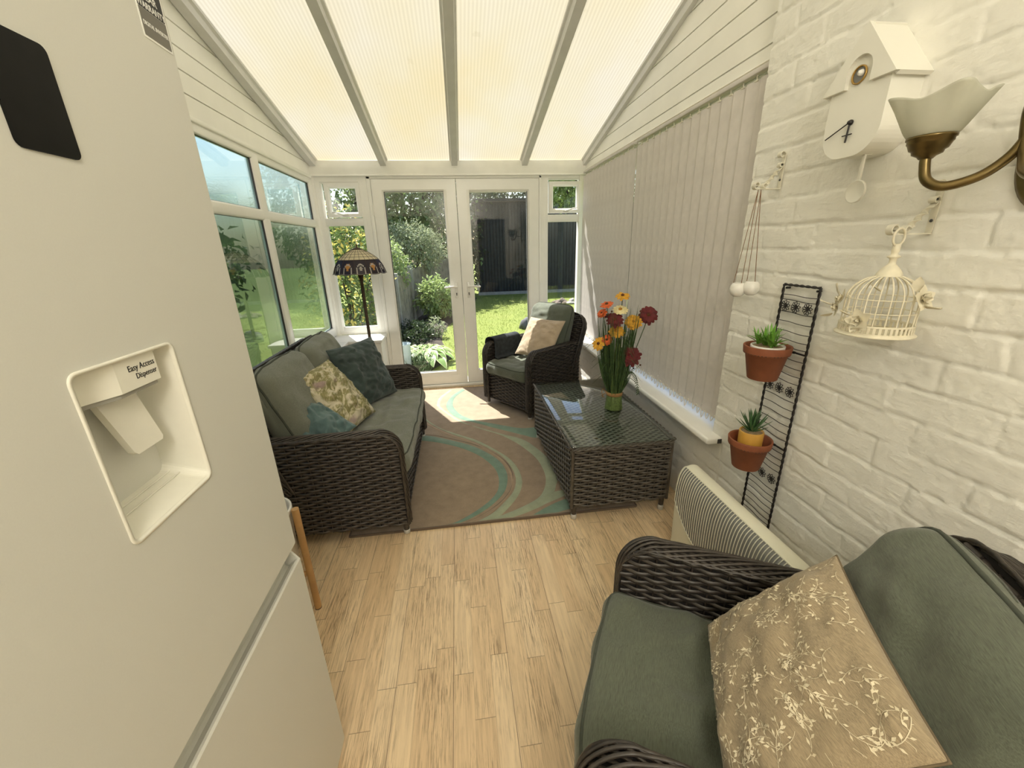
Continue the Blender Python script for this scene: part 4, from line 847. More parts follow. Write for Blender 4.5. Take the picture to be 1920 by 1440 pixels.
gmb.tube(np.array([along(y, 0, .002) for y in yy]), .0035, 6); gmb.tube(np.array([along(y, 1, .002) for y in yy]), .003, 6); gmb.tube(np.array([along(.332, t, .002) for t in sN]), .0035, 6)
gmb.build('grille', [M_['heater'], M_['heater_dark']], Hh)
for s in (-1, 1): f = MB(); f.box((-.05, s*.26-.02, 0), (.07, s*.26+.02, .05), bev=.008); f.build('foot', M_['heater_dark'], Hh)

# ------------------------------------------------------------------ wire plant ladder, pots
Ld = thing('wire_plant_ladder', 'tall narrow black wire plant ladder fixed to the white brick wall', 'plant hanger', (1.218, 1.314, .205)); lw, lz = .080, 1.083
b = MB()
def twist(p, q, r=.0042):
    p, q = V3(*p), V3(*q); L = np.linalg.norm(q-p); s = np.linspace(0, 1, int(L/.0045)); d = (q-p)/L; a = nrm(np.cross(d, (1, 0, 0) if abs(d[0]) < .9 else (0, 1, 0))); c = np.cross(d, a)
    for ph in (0, pi): b.tube(p+np.outer(s, q-p)+(np.outer(np.cos(s*L/.0045*.55+ph), a)+np.outer(np.sin(s*L/.0045*.55+ph), c))*r*.55, r*.72, 6)
twist((0, -lw, 0), (0, -lw, lz)); twist((0, lw, 0), (0, lw, lz)); twist((0, -lw, lz), (0, lw, lz))
for s in (-1, 1): b.tube([(0, s*(lw-.012), lz-.012), (.016, s*(lw-.012), lz-.012)], .004, 8)
b.build('frame', M_['blackiron'], Ld)
zt = [(1.243, 0), (1.186, 0)]; b = MB(); rz_ = [1.268, 1.236, 1.165, 1.138, 1.110, 1.083, 1.025, .998, .970, .915, .858, .829, .800, .772, .744, .716, .660, .632, .604, .575, .505, .478, .450, .422, .394, .366, .338, .268, .240] 
rz_ = [1.252, 1.234, 1.190, 1.155, 1.120, 1.090, 1.065, 1.022, .992, .964, .936, .866, .832, .800, .768, .735, .706, .650, .622, .595, .568, .480, .452, .424, .396, .368, .340, .318, .268, .240]
for z in rz_: b = MB(); b.tube(spline([(0, -lw, z-.205), (-.002, -.03, z-.207), (.001, .03, z-.204), (0, lw, z-.205)], 9), .0014, 5); b.build('rung', M_['blackiron'], Ld)
for zc in (1.212, .901, .524):
    for y in (-.048, .004, .052):
        b = MB()
        for k_ in range(9):
            a = k_*2*pi/9+.2; c, s = math.cos(a), math.sin(a); pts = spline([(0, y, zc-.205), (-.006, y+c*.012-s*.005, zc-.205+s*.012+c*.005), (-.003, y+c*.021, zc-.205+s*.021), (-.006, y+c*.012+s*.005, zc-.205+s*.012-c*.005), (0, y, zc-.205)], 12); b.tube(pts, .0013, 5)
        b.lathe([(0, -.003), (.005, -.003), (.005, .003), (0, .003)], M=frameM((-.001, y, zc-.205), Y3, Z3, X3), seg=10); b.build('wire_flower', M_['blackiron'], Ld)
pots = []
for zr_, full in ((1.050, 1), (.668, 1), (.292, 0)):
    b = MB(); zl = zr_-.205; b.tube([(0, -lw, zl), (0, lw, zl)], .0035, 8); 
    if full:
        b.tube([(-.090+.0745*math.cos(t), .0745*math.sin(t)-.0, zl) for t in np.linspace(0, 2*pi, 40)[:-1]], .0034, 8, closed=True); b.tube([(-.012, -.012, zl), (-.002, -.02, zl), (0, -.03, zl)], .005, 8); b.tube([(-.012, .012, zl), (0, .02, zl)], .005, 8)
    else: b.tube([(-.004+.003*math.sin(3*t), .006+.016*math.cos(t), zl+.008*math.sin(t)) for t in np.linspace(0, 2*pi, 16)[:-1]], .003, 6, closed=True)
    b.build('pot_ring' if full else 'hook', M_['blackiron'], Ld)
def tpot(label, zr_):
    R = thing('terracotta_pot', label, 'plant pot', (1.128, 1.314, zr_-.102), 0, 'terracotta pots on the wire ladder'); b = MB()
    b.lathe([(0, .0), (.049, .0), (.051, .002), (.0700, .0975), (.0765, .0985), (.0775, .101), (.0800, .126), (.079, .1285), (.075, .1285), (.072, .124), (.066, .098), (.047, .012), (0, .010)], seg=48); b.build('pot', M_['terracotta'], R); return R
def plantpot(label, z, pm, r0, r1, h, leaf):
    R = thing('potted_succulent', label, 'plant', (1.128, 1.314, z), 0); b = MB(); b.lathe([(0, 0), (r0, 0), (r0+.002, .003), (r1, h-.003), (r1-.0015, h), (r1-.005, h), (r1-.006, h-.006), (0, h-.008)], seg=40); b.build('inner_pot', pm, R)
    b = MB(); b.lathe([(r1-.006, h-.006), (r1*.5, h-.002), (0, h-.001)], seg=24); b.build('gravel', M_['gravel'], R)
    rs = np.random.default_rng(3); b = MB()
    if leaf == 'aloe':
        for k_ in range(26):
            a = k_*2.399; t = k_/26; el = .35+1.15*(1-t); L = .075+.02*(1-t)+rs.uniform(-.006, .006); d = V3(math.cos(a)*math.cos(el), math.sin(a)*math.cos(el), math.sin(el)); sd = nrm(np.cross(d, Z3)); n = np.cross(sd, d); P = []
            for s in np.linspace(0, 1, 7):
                c = V3(0, 0, h-.004)+d*(L*s)+V3(0, 0, .015*s*s*t*1.5-.008*s*s*(t > .6)); w = .0085*(1-s)**.7*(.75+.6*s)+.0002; P.append([c-sd*w, c-n*w*.55, c+sd*w, c+n*w*.25])
            b.grid(np.array(P), cv=True)
        b.build('leaves', M_['succ'], R)
    else:
        for cx, cy_, n_, Lm in ((-.018, .028, 12, .066), (-.008, .004, 16, .082), (.012, .014, 12, .080), (-.014, -.032, 15, .075), (.008, -.022, 10, .066)):
            for k_ in range(n_):
                a = rs.uniform(0, 2*pi); el = rs.uniform(.55, 1.45); L = Lm*rs.uniform(.7, 1.1); d = V3(math.cos(a)*math.cos(el), math.sin(a)*math.cos(el), math.sin(el)); sd = nrm(np.cross(d, Z3)); P = []; o = V3(cx, cy_, h-.004)+V3(rs.uniform(-.006, .006), rs.uniform(-.006, .006), rs.uniform(0, .02))
                for s in np.linspace(0, 1, 6): c = o+d*L*s-V3(0, 0, .022*s*s*math.cos(el)); w = .0050*math.sin(pi*min(1, s*.8+.2))**.8+.0003; P.append([c-sd*w, c+V3(0, 0, -w*.5), c+sd*w])
                b.grid(np.array(P))
        b.build('leaves', M_['grassplant'], R)
    return R
tpot('terracotta pot in the upper ring of the wire ladder', 1.050); tpot('terracotta pot in the lower ring of the wire ladder', .668)
plantpot('bright green grassy succulent in a white pot inside the upper terracotta pot', 1.050-.102+.0115, M_['pot_white'], .044, .057, .118, 'grass')
plantpot('dark green aloe in a yellow pot inside the lower terracotta pot', .668-.102+.0115, M_['yellowpot'], .040, .0445, .150, 'aloe')

# ------------------------------------------------------------------ scroll brackets
def bracket(label, y, z, arm, s=1.0, name='scroll_bracket'):
    R = thing(name, label, 'wall bracket', (1.2335, y, z), 0, 'cream scroll wall brackets'); w = .0085; H = .115*s
    def strip(pts, m, hw=w, th=.0016):
        P = np.asarray(pts, float); T = np.gradient(P, axis=0); T /= np.maximum(np.linalg.norm(T, axis=1), 1e-9)[:, None]; N = np.cross(T, Y3); N /= np.maximum(np.linalg.norm(N, axis=1), 1e-9)[:, None]
        m.grid(np.stack([P-Y3*hw+N*th, P+Y3*hw+N*th, P+Y3*hw-N*th, P-Y3*hw-N*th], 1), cv=True, smooth=False)
    b = MB(); b.box((-.003, -w, 0), (.0, w, H), bev=.0008)
    sp = lambda cx, cz, r, a0, turns, r1=.35: [(cx+r*(1-(1-r1)*t)*math.cos(a0+turns*2*pi*t), 0, cz+r*(1-(1-r1)*t)*math.sin(a0+turns*2*pi*t)) for t in np.linspace(0, 1, 26)]
    strip([(-.0015, 0, H-.004)]+sp(-.014*s, H, .0135*s, 0, .95), b); strip([(0, 0, .001), (-arm*.5, 0, .001), (-arm+.012*s, 0, .001)]+sp(-arm+.012*s, .0145*s, .0140*s, -pi/2, -.95), b)
    b.build('plate', M_['bracket'], R)
    b = MB(); p0 = V3(-.004, 0, H*.68); p1 = V3(-arm*.62, 0, .004); n = 40; P = []
    for t in np.linspace(0, 1, n): 
        c = p0+(p1-p0)*t; d = nrm(p1-p0); e = np.cross(d, Y3); a = 2*pi*1.5*np.clip((t-.2)/.6, 0, 1); u = Y3*math.cos(a)+e*math.sin(a); v = np.cross(d, u); P.append([c-u*w-v*.001, c+u*w-v*.001, c+u*w+v*.001, c-u*w+v*.001])
    b.grid(np.array(P), cv=True, smooth=False); strip(sp(-.012*s, H*.70, .0105*s, .3, .8), b); strip(sp(-arm*.62+.004, .0135*s, .0115*s, -pi/2, -.85), b); b.build('twisted_brace', M_['bracket'], R)
    for q in (.28, .74): c = MB(); c.lathe([(.0042, 0), (.004, .0015), (.002, .0026), (0, .003)], M=frameM((-.003, 0, H*q), Y3, Z3, -X3), seg=14); c.build('screw', M_['keyhole'], R)
    return R
bracket('small cream scroll bracket near the window carrying the hanging egg pots', 1.526, 1.627, .108)
bracket('larger cream scroll bracket under the wall lamp carrying the birdcage', .965, 1.452, .122)
# egg cups on cords
def eggpot(dx, dy, z, hook, label):
    R = thing('hanging_egg_pot', label, 'hanging pot', (1.150+dx, 1.526+dy, z), 0, 'white egg pots hanging on cords'); b = MB(); b.lathe([(0, 0), (.012, .0012), (.023, .0085), (.0295, .022), (.0305, .034), (.027, .047), (.0205, .056), (.019, .0562), (.0192, .054), (.024, .045), (.026, .033), (0, .012)], seg=32); b.build('cup', M_['pot_white'], R)
    for k_ in range(3):
        a = k_*2*pi/3+.4; c = MB(); p = V3(.0195*math.cos(a), .0195*math.sin(a), .053); q = V3(*hook)-V3(1.150+dx, 1.526+dy, z); c.tube([p, p*.97+(q-p)*.05, q], .0011, 5); c.lathe([(0, -.003), (.0022, 0), (0, .003)], tuple(p), 8); c.build('cord', M_['twine'], R)
    return R
eggpot(-.014, .012, 1.228, (1.150, 1.528, 1.627), 'white egg pot on cords, the nearer to the blind of the pair'); eggpot(.016, -.026, 1.236, (1.158, 1.524, 1.627), 'white egg pot on cords, the nearer to the wire ladder of the pair')

# ------------------------------------------------------------------ birdcage lantern
Cg = thing('birdcage_lantern', 'cream metal birdcage lantern with metal roses hanging from a scroll bracket', 'birdcage', (1.128, .948, 1.196)); r = .080
b = MB(); b.lathe([(0, 0), (r+.007, 0), (r+.008, .003), (r+.002, .006), (r, .008), (r, .0105)], seg=48); b.lathe([(r, .026), (r+.001, .030), (r-.003, .031), (r-.004, .026)], seg=48); b.lathe([(r-.002, .004), (0, .004)], seg=32)
for k_ in range(44): a = k_*2*pi/44; c, s = math.cos(a), math.sin(a); b.box((-.0008, -.0030, .009), (.0008, .0030, .028), M=frameM((r*c, r*s, 0), V3(c, s, 0), V3(-s, c, 0), Z3))
b.build('base', M_['cream'], Cg)
b = MB()
for k_ in range(20):
    a = k_*2*pi/20; pts = [((r-.003)*math.cos(a), (r-.003)*math.sin(a), z) for z in (.028, .06, .095)]+[((r-.003)*math.cos(t)*math.cos(a)+.0, (r-.003)*math.cos(t)*math.sin(a), .095+.062*math.sin(t)) for t in np.linspace(.15, 1.32, 9)]; b.tube(pts, .0018, 6)
for z in (.062, .097): b.tube([((r-.003)*math.cos(t), (r-.003)*math.sin(t), z) for t in np.linspace(0, 2*pi, 40)[:-1]], .0014, 6, closed=True)
b.build('bars', M_['cream'], Cg)
b = MB(); b.lathe([(.029, .153), (.027, .160), (.021, .170), (.014, .178), (.009, .183), (.0075, .187), (.0075, .197), (.014, .201), (.0145, .2035), (.008, .207), (.007, .212), (.0085, .214), (.0085, .232), (.003, .234), (0, .234)], seg=28); b.build('finial', M_['cream'], Cg)
b = MB(); b.tube([(.021*math.cos(t), .004*math.cos(t), .250+.021*math.sin(t)) for t in np.linspace(0, 2*pi, 36)[:-1]], .0027, 8, closed=True); b.build('ring', M_['cream'], Cg)
def rose(P, D, s):
    b = MB(); D = nrm(D); A = nrm(np.cross(D, (.2, .1, 1))); Bv = np.cross(D, A)
    for lay, (n, rr_, op) in enumerate(((3, .45, .25), (5, .8, .6), (5, 1.0, 1.05))):
        for k_ in range(n):
            a = k_*2*pi/n+lay*.6; u = A*math.cos(a)+Bv*math.sin(a); w = np.cross(D, u); Pp = []
            for t in np.linspace(0, 1, 5):
                Pp.append([V3(*P)+(u*(rr_*t*op)+D*(.55*t*(1.3-op*.8))+w*q*.42*rr_*math.sin(pi*(.15+.75*t))-u*.12*q*q*t)*s for q in (-1, -.5, 0, .5, 1)])
            b.grid(np.array(Pp))
    b.build('rose', M_['cream'], Cg)
def cleaf(P, D, L):
    b = MB(); D = nrm(D); A = nrm(np.cross(D, (.3, .2, 1))); N = np.cross(A, D); b.grid(np.array([[V3(*P)+D*L*t+A*q*L*.32*math.sin(pi*min(.97, max(.03, t)))**.8+N*(.15*L*t*t-.1*L*q*q) for q in (-1, 0, 1)] for t in np.linspace(0, 1, 9)])); b.build('leaf', M_['cream'], Cg)
rose((-.055, .062, .088), (-.7, .6, .3), .030); rose((-.066, .060, .068), (-.7, .5, -.1), .028); rose((-.078, -.022, .042), (-1, -.15, .1), .032); rose((.010, -.086, .103), (.1, -1, .3), .033)
for P_, D_, L_ in (((-.07, .075, .075), (-.3, 1, .1), .035), ((-.06, .065, .10), (-.2, .6, .9), .036), ((-.07, .07, .05), (-.3, .9, -.5), .032), ((-.08, .0, .055), (-.4, .7, .2), .032), ((-.078, -.04, .03), (-.2, .8, -.35), .035), ((-.04, -.03, .12), (-.3, .6, .3), .032), ((.01, -.07, .12), (-.2, -.1, 1), .036), ((.015, -.09, .09), (.2, -.9, -.2), .036), ((-.05, .0, .035), (-.6, .6, .1), .04)): cleaf(P_, D_, L_)

# ------------------------------------------------------------------ cuckoo clock
Ck = thing('cuckoo_clock', 'white house-shaped cuckoo clock with black hands and a disc pendulum', 'clock', (1.236, 1.172, 1.668)); bw = .088
b = MB(); rb_ = .070; pl = [(bw, .19), (bw, rb_)]+[(bw-rb_+rb_*math.cos(a), rb_-rb_*math.sin(a)) for a in np.linspace(0, pi/2, 12)[1:]]+[(-bw+rb_-rb_*math.sin(a), rb_-rb_*math.cos(a)) for a in np.linspace(0, pi/2, 12)]+[(-bw, .19), (0, .285)]
b.prism([(-.098, y, z) for y, z in pl], (.098, 0, 0)); b.build('case', M_['clockwhite'], Ck)
b = MB(); ap, ev, hw_ = .320, .176, .108; aw = .037
half = lambda s: [(s*hw_, ev), (s*aw, ev), (s*aw, ev+.022)]
arch = [(aw*math.cos(a), ev+.034+aw*math.sin(a)) for a in np.linspace(0, pi, 15)]
poly = [(hw_, ev), (0, ap), (-hw_, ev), (-aw, ev)]+arch[::-1]+[(aw, ev)]
b_ = bmesh.new(); vs = [b_.verts.new((-.110, y, z)) for y, z in poly]; f_ = b_.faces.new(vs); res = bmesh.ops.extrude_face_region(b_, geom=[f_]); [v.co.__setattr__('x', v.co.x+.012) for v in res['geom'] if isinstance(v, bmesh.types.BMVert)]; bmesh.ops.triangulate(b_, faces=[q for q in b_.faces if len(q.verts) > 4]); bmesh.ops.recalc_face_normals(b_, faces=b_.faces[:]); b.bm(b_)
for s in (-1, 1):
    d = nrm(V3(0, s*hw_, ev-ap)); n = nrm(V3(0, (ap-ev)*s, hw_)); O = V3(-.0985, 0, ap); L = math.hypot(hw_, ap-ev)
    b.prism([O, O+d*L, O+d*L-n*.011, O-n*.011][::s], (.0985, 0, 0))
b.build('roof', M_['clockwhite'], Ck)
b = MB(); b.lathe([(.021, 0), (.0225, .002), (.0225, .005), (.0195, .006), (.0185, .004), (.0185, 0)], M=frameM((-.098, .006, .203), Y3, Z3, -X3), seg=36); b.build('bird_hole_ring', M_['gold'], Ck)
b = MB(); b.lathe([(.019, .0015), (0, .0012)], M=frameM((-.098, .006, .203), Y3, Z3, -X3), seg=32); b.build('bird_hole', M_['heater_dark'], Ck)
b = MB(); b.lathe([(0, -.009), (.006, -.007), (.009, 0), (.006, .007), (0, .009)], M=frameM((-.101, .001, .206), Y3, Z3, -X3), seg=18); b.build('bird', M_['pot_white'], Ck)
hc = V3(-.1, .0, .088)
b = MB(); b.lathe([(0, 0), (.007, 0), (.007, .004), (.004, .010), (0, .010)], M=frameM(hc, Y3, Z3, -X3), seg=18); b.build('hand_hub', M_['blackiron'], Ck)
b = MB(); b.tube([hc+V3(-.006, 0, 0), hc+V3(-.006, .0715, -.029)], .0016, 6); b.build('hand', M_['blackiron'], Ck)
b = MB(); b.tube([hc+V3(-.004, 0, 0), hc+V3(-.004, .003, -.050)], .0024, 6); b.tube([hc+V3(-.004, .017, -.031), hc+V3(-.004, -.013, -.031)], .0016, 6); b.build('hand', M_['blackiron'], Ck)
b = MB(); b.box((-.066, -.033, -.003), (-.060, -.025, .02)); b.box((-.07, -.035, .0005), (-.045, -.02, .004)); b.box((-.0665, -.0345, -.068), (-.0610, -.0245, .004), bev=.001); b.lathe([(0, -.004), (.028, -.004), (.0305, -.003), (.0305, .003), (.029, .004), (.027, .0025), (0, .0025)], M=frameM((-.066, -.030, -.094), Y3, Z3, -X3), seg=44); b.build('pendulum', M_['clockwhite'], Ck)

# ------------------------------------------------------------------ wall sconce
Sc = thing('wall_sconce', 'antique brass two-arm wall light with frosted tulip shades on the brick wall', 'wall light', (1.236, .755, 1.605))
b = MB(); b.lathe([(0, 0), (.074, 0), (.074, .006), (.066, .012), (.058, .013), (.048, .020), (.02, .026), (0, .027)], M=frameM((0, 0, 0), Y3*1.0, Z3*1.55, -X3), seg=40); b.tube([(-.02, 0, .004), (-.07, .004, .006), (-.112, .008, .010)], .0075, 12); b.build('wall_plate', M_['brass'], Sc)
for s in (1, -1):
    b = MB(); pts = spline([(-.098, s*-.018, .095), (-.108, s*-.012, .065), (-.114, s*.002, .012), (-.124, s*.016, -.018), (-.146, s*.038, -.044), (-.172, s*.076, -.056), (-.183, s*.105, -.040), (-.185, s*.116, -.008), (-.185, s*.118, .012)], 60); b.tube(pts, .0098, 14); a_ = b.build('arm', M_['brass'], Sc)
    C = (-.185, s*.118, .006); b = MB(); b.lathe([(0, -.002), (.012, -.002), (.016, .003), (.026, .008), (.0275, .014), (.0325, .017), (.037, .028), (.039, .030), (.039, .036), (.042, .0375), (.042, .042), (.037, .044), (0, .044)], C, 32); b.build('cup', M_['brass'], a_)
    b = MB(); P = []
    for t in np.linspace(0, 1, 20):
        row = []
        for th in np.linspace(0, 2*pi, 73)[:-1]:
            q = math.cos(4*(th+.55)); c4 = max(0, q)**2; rr_ = .036+.038*t**.62+.003*t*t*q+.015*t**2.2*c4; row.append((C[0]+rr_*math.cos(th), C[1]+rr_*math.sin(th), C[2]+.040+.076*t+.008*t**3*q))
        P.append(row)
    b.grid(np.array(P), cv=True, flip=True); o = b.build('shade', M_['frost'], Sc); m_ = o.modifiers.new('thick', 'SOLIDIFY'); m_.thickness = .0025

# ------------------------------------------------------------------ floor lamp
Lp = thing('floor_lamp', 'dark bronze floor lamp with a leaded glass shade in the far left corner', 'floor lamp', (-.800, 3.60, 0))
b = MB(); b.lathe([(0, 0), (.135, 0), (.138, .008), (.125, .018), (.09, .026), (.05, .04), (.03, .06), (.018, .09), (0, .09)], seg=36); b.build('base', M_['lampbronze'], Lp)
b = MB(); b.lathe([(.0125, .08), (.012, .45), (.012, .592), (.018, .602), (.013, .612), (.021, .63), (.0225, .645), (.019, .66), (.013, .672), (.018, .682), (.0125, .692), (.0145, 1.13), (.013, 1.20), (.018, 1.205), (.018, 1.212), (.014, 1.218), (.022, 1.235), (.020, 1.25), (.012, 1.255), (.008, 1.42), (0, 1.42)], seg=20); b.build('pole', M_['lampbronze'], Lp)
sh = thing('', None, None) if False else None
prof = spline([(.043, 0, 1.452), (.095, 0, 1.425), (.150, 0, 1.383), (.176, 0, 1.350), (.196, 0, 1.312), (.213, 0, 1.262)], 60)[:, [0, 2]]; sL = np.concatenate([[0], np.cumsum(np.linalg.norm(np.diff(prof, axis=0), axis=1))]); sL /= sL[-1]
def shp(t, a, lift=0):
    t2 = t+(.0 if t < .55 else .030*(abs(math.sin(6*a))-.5)*min(1, (t-.55)*3)); rr_, z = np.interp(t2, sL, prof[:, 0]), np.interp(t2, sL, prof[:, 1])
    if t > 1: z -= (t-1)*.1
    return V3((rr_+lift)*math.cos(a), (rr_+lift)*math.sin(a), z+lift*.4)
b = MB(); nA = 144; ts = np.concatenate([np.linspace(0, .52, 9), np.linspace(.54, .985, 26)]); 
PP = np.array([[shp(t, k_*2*pi/nA) for k_ in range(nA)] for t in ts]); base_i = b.verts(PP); groups = {}
for i in range(len(ts)-1):
    t = (ts[i]+ts[i+1])/2
    for k_ in range(nA):
        a = ((k_+.5)*2*pi/nA); u = ((a/(2*pi)*12) % 1)-.5; odd = int(a/(2*pi)*12) % 2
        if t < .53: m_ = 0
        else:
            s_ = (t-.53)/.46; ax = abs(u); m_ = 1
            cen = abs(s_-.80) < .0; fan = False
            for j_ in (-2, -1, 0, 1, 2):
                ca = j_*.42; base_s = .72; L_ = .52 if not odd else .30; q0 = (u*2.0, base_s-s_); 
                al = q0[0]*math.sin(ca)+q0[1]*math.cos(ca); ac = q0[0]*math.cos(ca)-q0[1]*math.sin(ca)
                if 0 < al < L_ and abs(ac) < .045+.03*(al/L_): fan = True
            if fan: m_ = 2 if not odd else 3
            elif abs(((u*2.0)**2+(s_-.80)**2*1.6)**.5-.62) < .055 and s_ > .1: m_ = 3
            elif s_ > .95 or s_ < .04: m_ = 3 if s_ > .95 else 1
        groups.setdefault(m_, []).append((i*nA+k_, i*nA+(k_+1) % nA, (i+1)*nA+(k_+1) % nA, (i+1)*nA+k_))
for m_, fs in groups.items(): b.polys.append((np.array(fs)+base_i, m_, True))
sho = b.build('shade', [M_['amber'], M_['plumglass'], M_['orangeglass'], M_['paleglass']], Lp)
b = MB()
for k_ in range(24): b.tube([shp(t, k_*2*pi/24, .0008) for t in np.linspace(0, .53, 10)], .0014, 5)
for t in (.14, .27, .40): b.tube([shp(t, a, .0008) for a in np.linspace(0, 2*pi, 49)[:-1]], .0012, 5, closed=True)
for t in (.53, .985): b.tube([shp(t, a, .0008) for a in np.linspace(0, 2*pi, 97)[:-1]], .0024, 5, closed=True)
for k_ in range(12): b.tube([shp(t, k_*2*pi/12, .0008) for t in np.linspace(.53, .98, 10)], .0016, 5)
b.build('leading', M_['lampbronze'], sho)
b = MB(); b.lathe([(.046, 1.449), (.044, 1.456), (.02, 1.466), (.008, 1.470), (.005, 1.478), (.007, 1.486), (.004, 1.496), (0, 1.503)], seg=24); b.build('finial', M_['lampbronze'], Lp)

# ------------------------------------------------------------------ bouquet
Bq = thing('flower_bouquet', 'tied bouquet of artificial red, yellow and orange flowers on the coffee table', 'flowers', (.926, 2.245, .4615)); rs = np.random.default_rng(21); bx, by, bz = .926, 2.245, .4615
b = MB(); b.lathe([(0, 0), (.050, 0), (.052, .004), (.048, .05), (.046, .095), (0, .095)], seg=36)
for k_ in range(58):
    a = rs.uniform(0, 2*pi); rr_ = .048*math.sqrt(rs.uniform(.55, 1)) ; c, s = math.cos(a), math.sin(a)
    b.tube(spline([(c*.052, s*.052, .001), (c*rr_*.98, s*rr_*.98, .10), (c*(rr_+.012)*1.0, s*(rr_+.012), .2), (c*rs.uniform(.02, .075), s*rs.uniform(.02, .075), rs.uniform(.26, .46))], 9), .0028, 5)
b.build('stems', M_['stemcut'], Bq)
b = MB(); b.lathe([(.0475, .090), (.0500, .092), (.0500, .112), (.0475, .114)], seg=36)
for s in (1, -1): b.tube(spline([(-.045, .018, .102), (-.065, .02+.01*s, .11+.015*s), (-.072, .022, .09+.01*s), (-.06, .02, .07)], 12), .0022, 5)
b.build('raffia_tie', M_['jute'], Bq)
b = MB()
def blade(p0, p1, p2, w):
    pts = spline([p0, p1, p2], 12); T = np.gradient(pts, axis=0); T /= np.linalg.norm(T, axis=1)[:, None]; sd = np.cross(T, nrm(rs.normal(size=3))); sd /= np.linalg.norm(sd, axis=1)[:, None]; ww = w*(1-np.linspace(0, 1, len(pts))**2)+.0003
    b.grid(np.stack([pts-sd*ww[:, None], pts+sd*ww[:, None]], 1))
for k_ in range(200):
    a = rs.uniform(0, 2*pi); c, s = math.cos(a), math.sin(a); R1 = .125*math.sqrt(rs.uniform(.02, 1)); h = rs.uniform(.30, .66); blade((c*.038, s*.038, .10), (c*(R1*.5+.028), s*(R1*.5+.028), h*.6), (c*R1, s*R1, h), .0034)
for k_ in range(60):
    a = rs.uniform(0, 2*pi); c, s = math.cos(a), math.sin(a); R1 = rs.uniform(.12, .21); c *= .8 if c > 0 else 1; h = rs.uniform(.16, .46); blade((c*.04, s*.04, .10), (c*R1*.5, s*R1*.5, h*.9+.06), (c*R1, s*R1, h-.02), .0019)
b.build('grass_blades', M_['stemgreen'], Bq)
def flower(x, y, z, r, pm, cm, D, n=14, cup=.15, seed=0, lay=1):
    q = MB(); D = nrm(D); A = nrm(np.cross(D, (.3, .9, .2))); Bv = np.cross(D, A); C = V3(x-bx, y-by, z-bz); rr = np.random.default_rng(seed)
    for l_ in range(lay):
        for k_ in range(n):
            a = (k_+l_*.5)*2*pi/n+rr.uniform(-.08, .08); u = A*math.cos(a)+Bv*math.sin(a); w = np.cross(D, u); L = r*(1-.22*l_)*rr.uniform(.88, 1.05); cp_ = cup+.35*l_+rr.uniform(-.12, .12)
            P = [[C+u*L*t+D*(L*cp_*t-.25*L*t*t)+w*k2*r*.26*math.sin(pi*(.12+.80*t))**.8+D*.002*(l_-abs(k2)) for k2 in (-1, 0, 1)] for t in (0.05, .3, .6, .85, 1.0)]; q.grid(np.array(P))
    q.lathe([(r*.24, -.002), (r*.22, .004), (r*.12, .009), (0, .010)], M=frameM(C, A, Bv, D), seg=14, mat=1)
    base = V3(rs.uniform(-.02, .02), rs.uniform(-.02, .02), .12); q.tube(spline([C-D*.004, C-D*.03-V3(0, 0, .02), base*.6+C*.4+V3(0, 0, -.06), base], 14), .0024, 6, mat=2)
    q.build('flower', [M_[pm], M_[cm], M_['stemgreen']], Bq)
cmv = nrm(V3(-.9, -2.2, .8)); up_ = V3(0, 0, 1)
for i, (x, z, r, pm, cm, dv, n, lay, y) in enumerate([(.946, 1.162, .040, 'petalyellow', 'flowercentre', up_*.9+cmv*.45, 15, 1, 2.26), (.849, 1.118, .036, 'petalorange', 'flowercentre', up_*.9+cmv*.3+V3(-.2, 0, 0), 14, 1, 2.25), (.822, 1.066, .030, 'petalorange', 'flowercentre', up_*.6+V3(-.6, -.3, 0), 12, 2, 2.25), (.927, 1.086, .043, 'petalcream', 'centreyellow', up_*.8+cmv*.5, 16, 1, 2.235), (.892, 1.030, .046, 'petalred', 'flowercentre', up_*.4+cmv, 12, 2, 2.22), (1.006, 1.012, .046, 'petalyellow', 'centreyellow', up_*.45+cmv, 16, 2, 2.22), (1.108, 1.042, .054, 'petalred', 'flowercentre', cmv+V3(.1, 0, .1), 14, 2, 2.245), (.902, .965, .042, 'petalyellow', 'centreyellow', up_*.5+cmv, 13, 1, 2.21), (.849, .913, .034, 'petalorange', 'flowercentre', up_*.4+cmv+V3(-.2, 0, 0), 13, 2, 2.22), (.802, .890, .037, 'petalyellow', 'flowercentre', up_*.3+cmv+V3(-.4, 0, 0), 13, 1, 2.23), (.987, .815, .058, 'petalred', 'petalred', cmv+V3(.05, 0, .1), 11, 3, 2.18), (1.035, 1.005, .030, 'petalcream', 'centreyellow', cmv+V3(.7, 0, 0), 12, 1, 2.255), (.868, 1.045, .028, 'petalred', 'flowercentre', up_+cmv*.2, 10, 2, 2.26)]):
    flower(x, y, z, r*1.12, pm, cm, dv, n, .12, i, lay)
for x, z in ((1.043, .785), (1.078, .738), (1.036, .720), (.876, 1.075)):
    q = MB(); C = V3(x-bx, -.01, z-bz); q.lathe([(0, -.006), (.0045, -.003), (.006, 0), (.0045, .004), (0, .006)], tuple(C), 12); q.tube(spline([C, C*.6+V3(-.01, 0, .05), V3(.03, 0, .13)], 10), .0011, 5, mat=1); q.build('berry', [M_['flowercentre'], M_['stemgreen']], Bq)
q = MB(); pts = spline([(.04, -.02, .20), (.085, -.02, .245), (.125, -.02, .20), (.150, -.02, .09)], 26); q.tube(pts, .0012, 5)
for i in range(6, len(pts)-1):
    for s in (-1, 1): q.leaves(pts[i][None], V3(s*.5, .1*s, -.6)[None], V3(0, -1, .2)[None], .022, .006)
q.build('fern_frond', M_['stemgreen'], Bq)

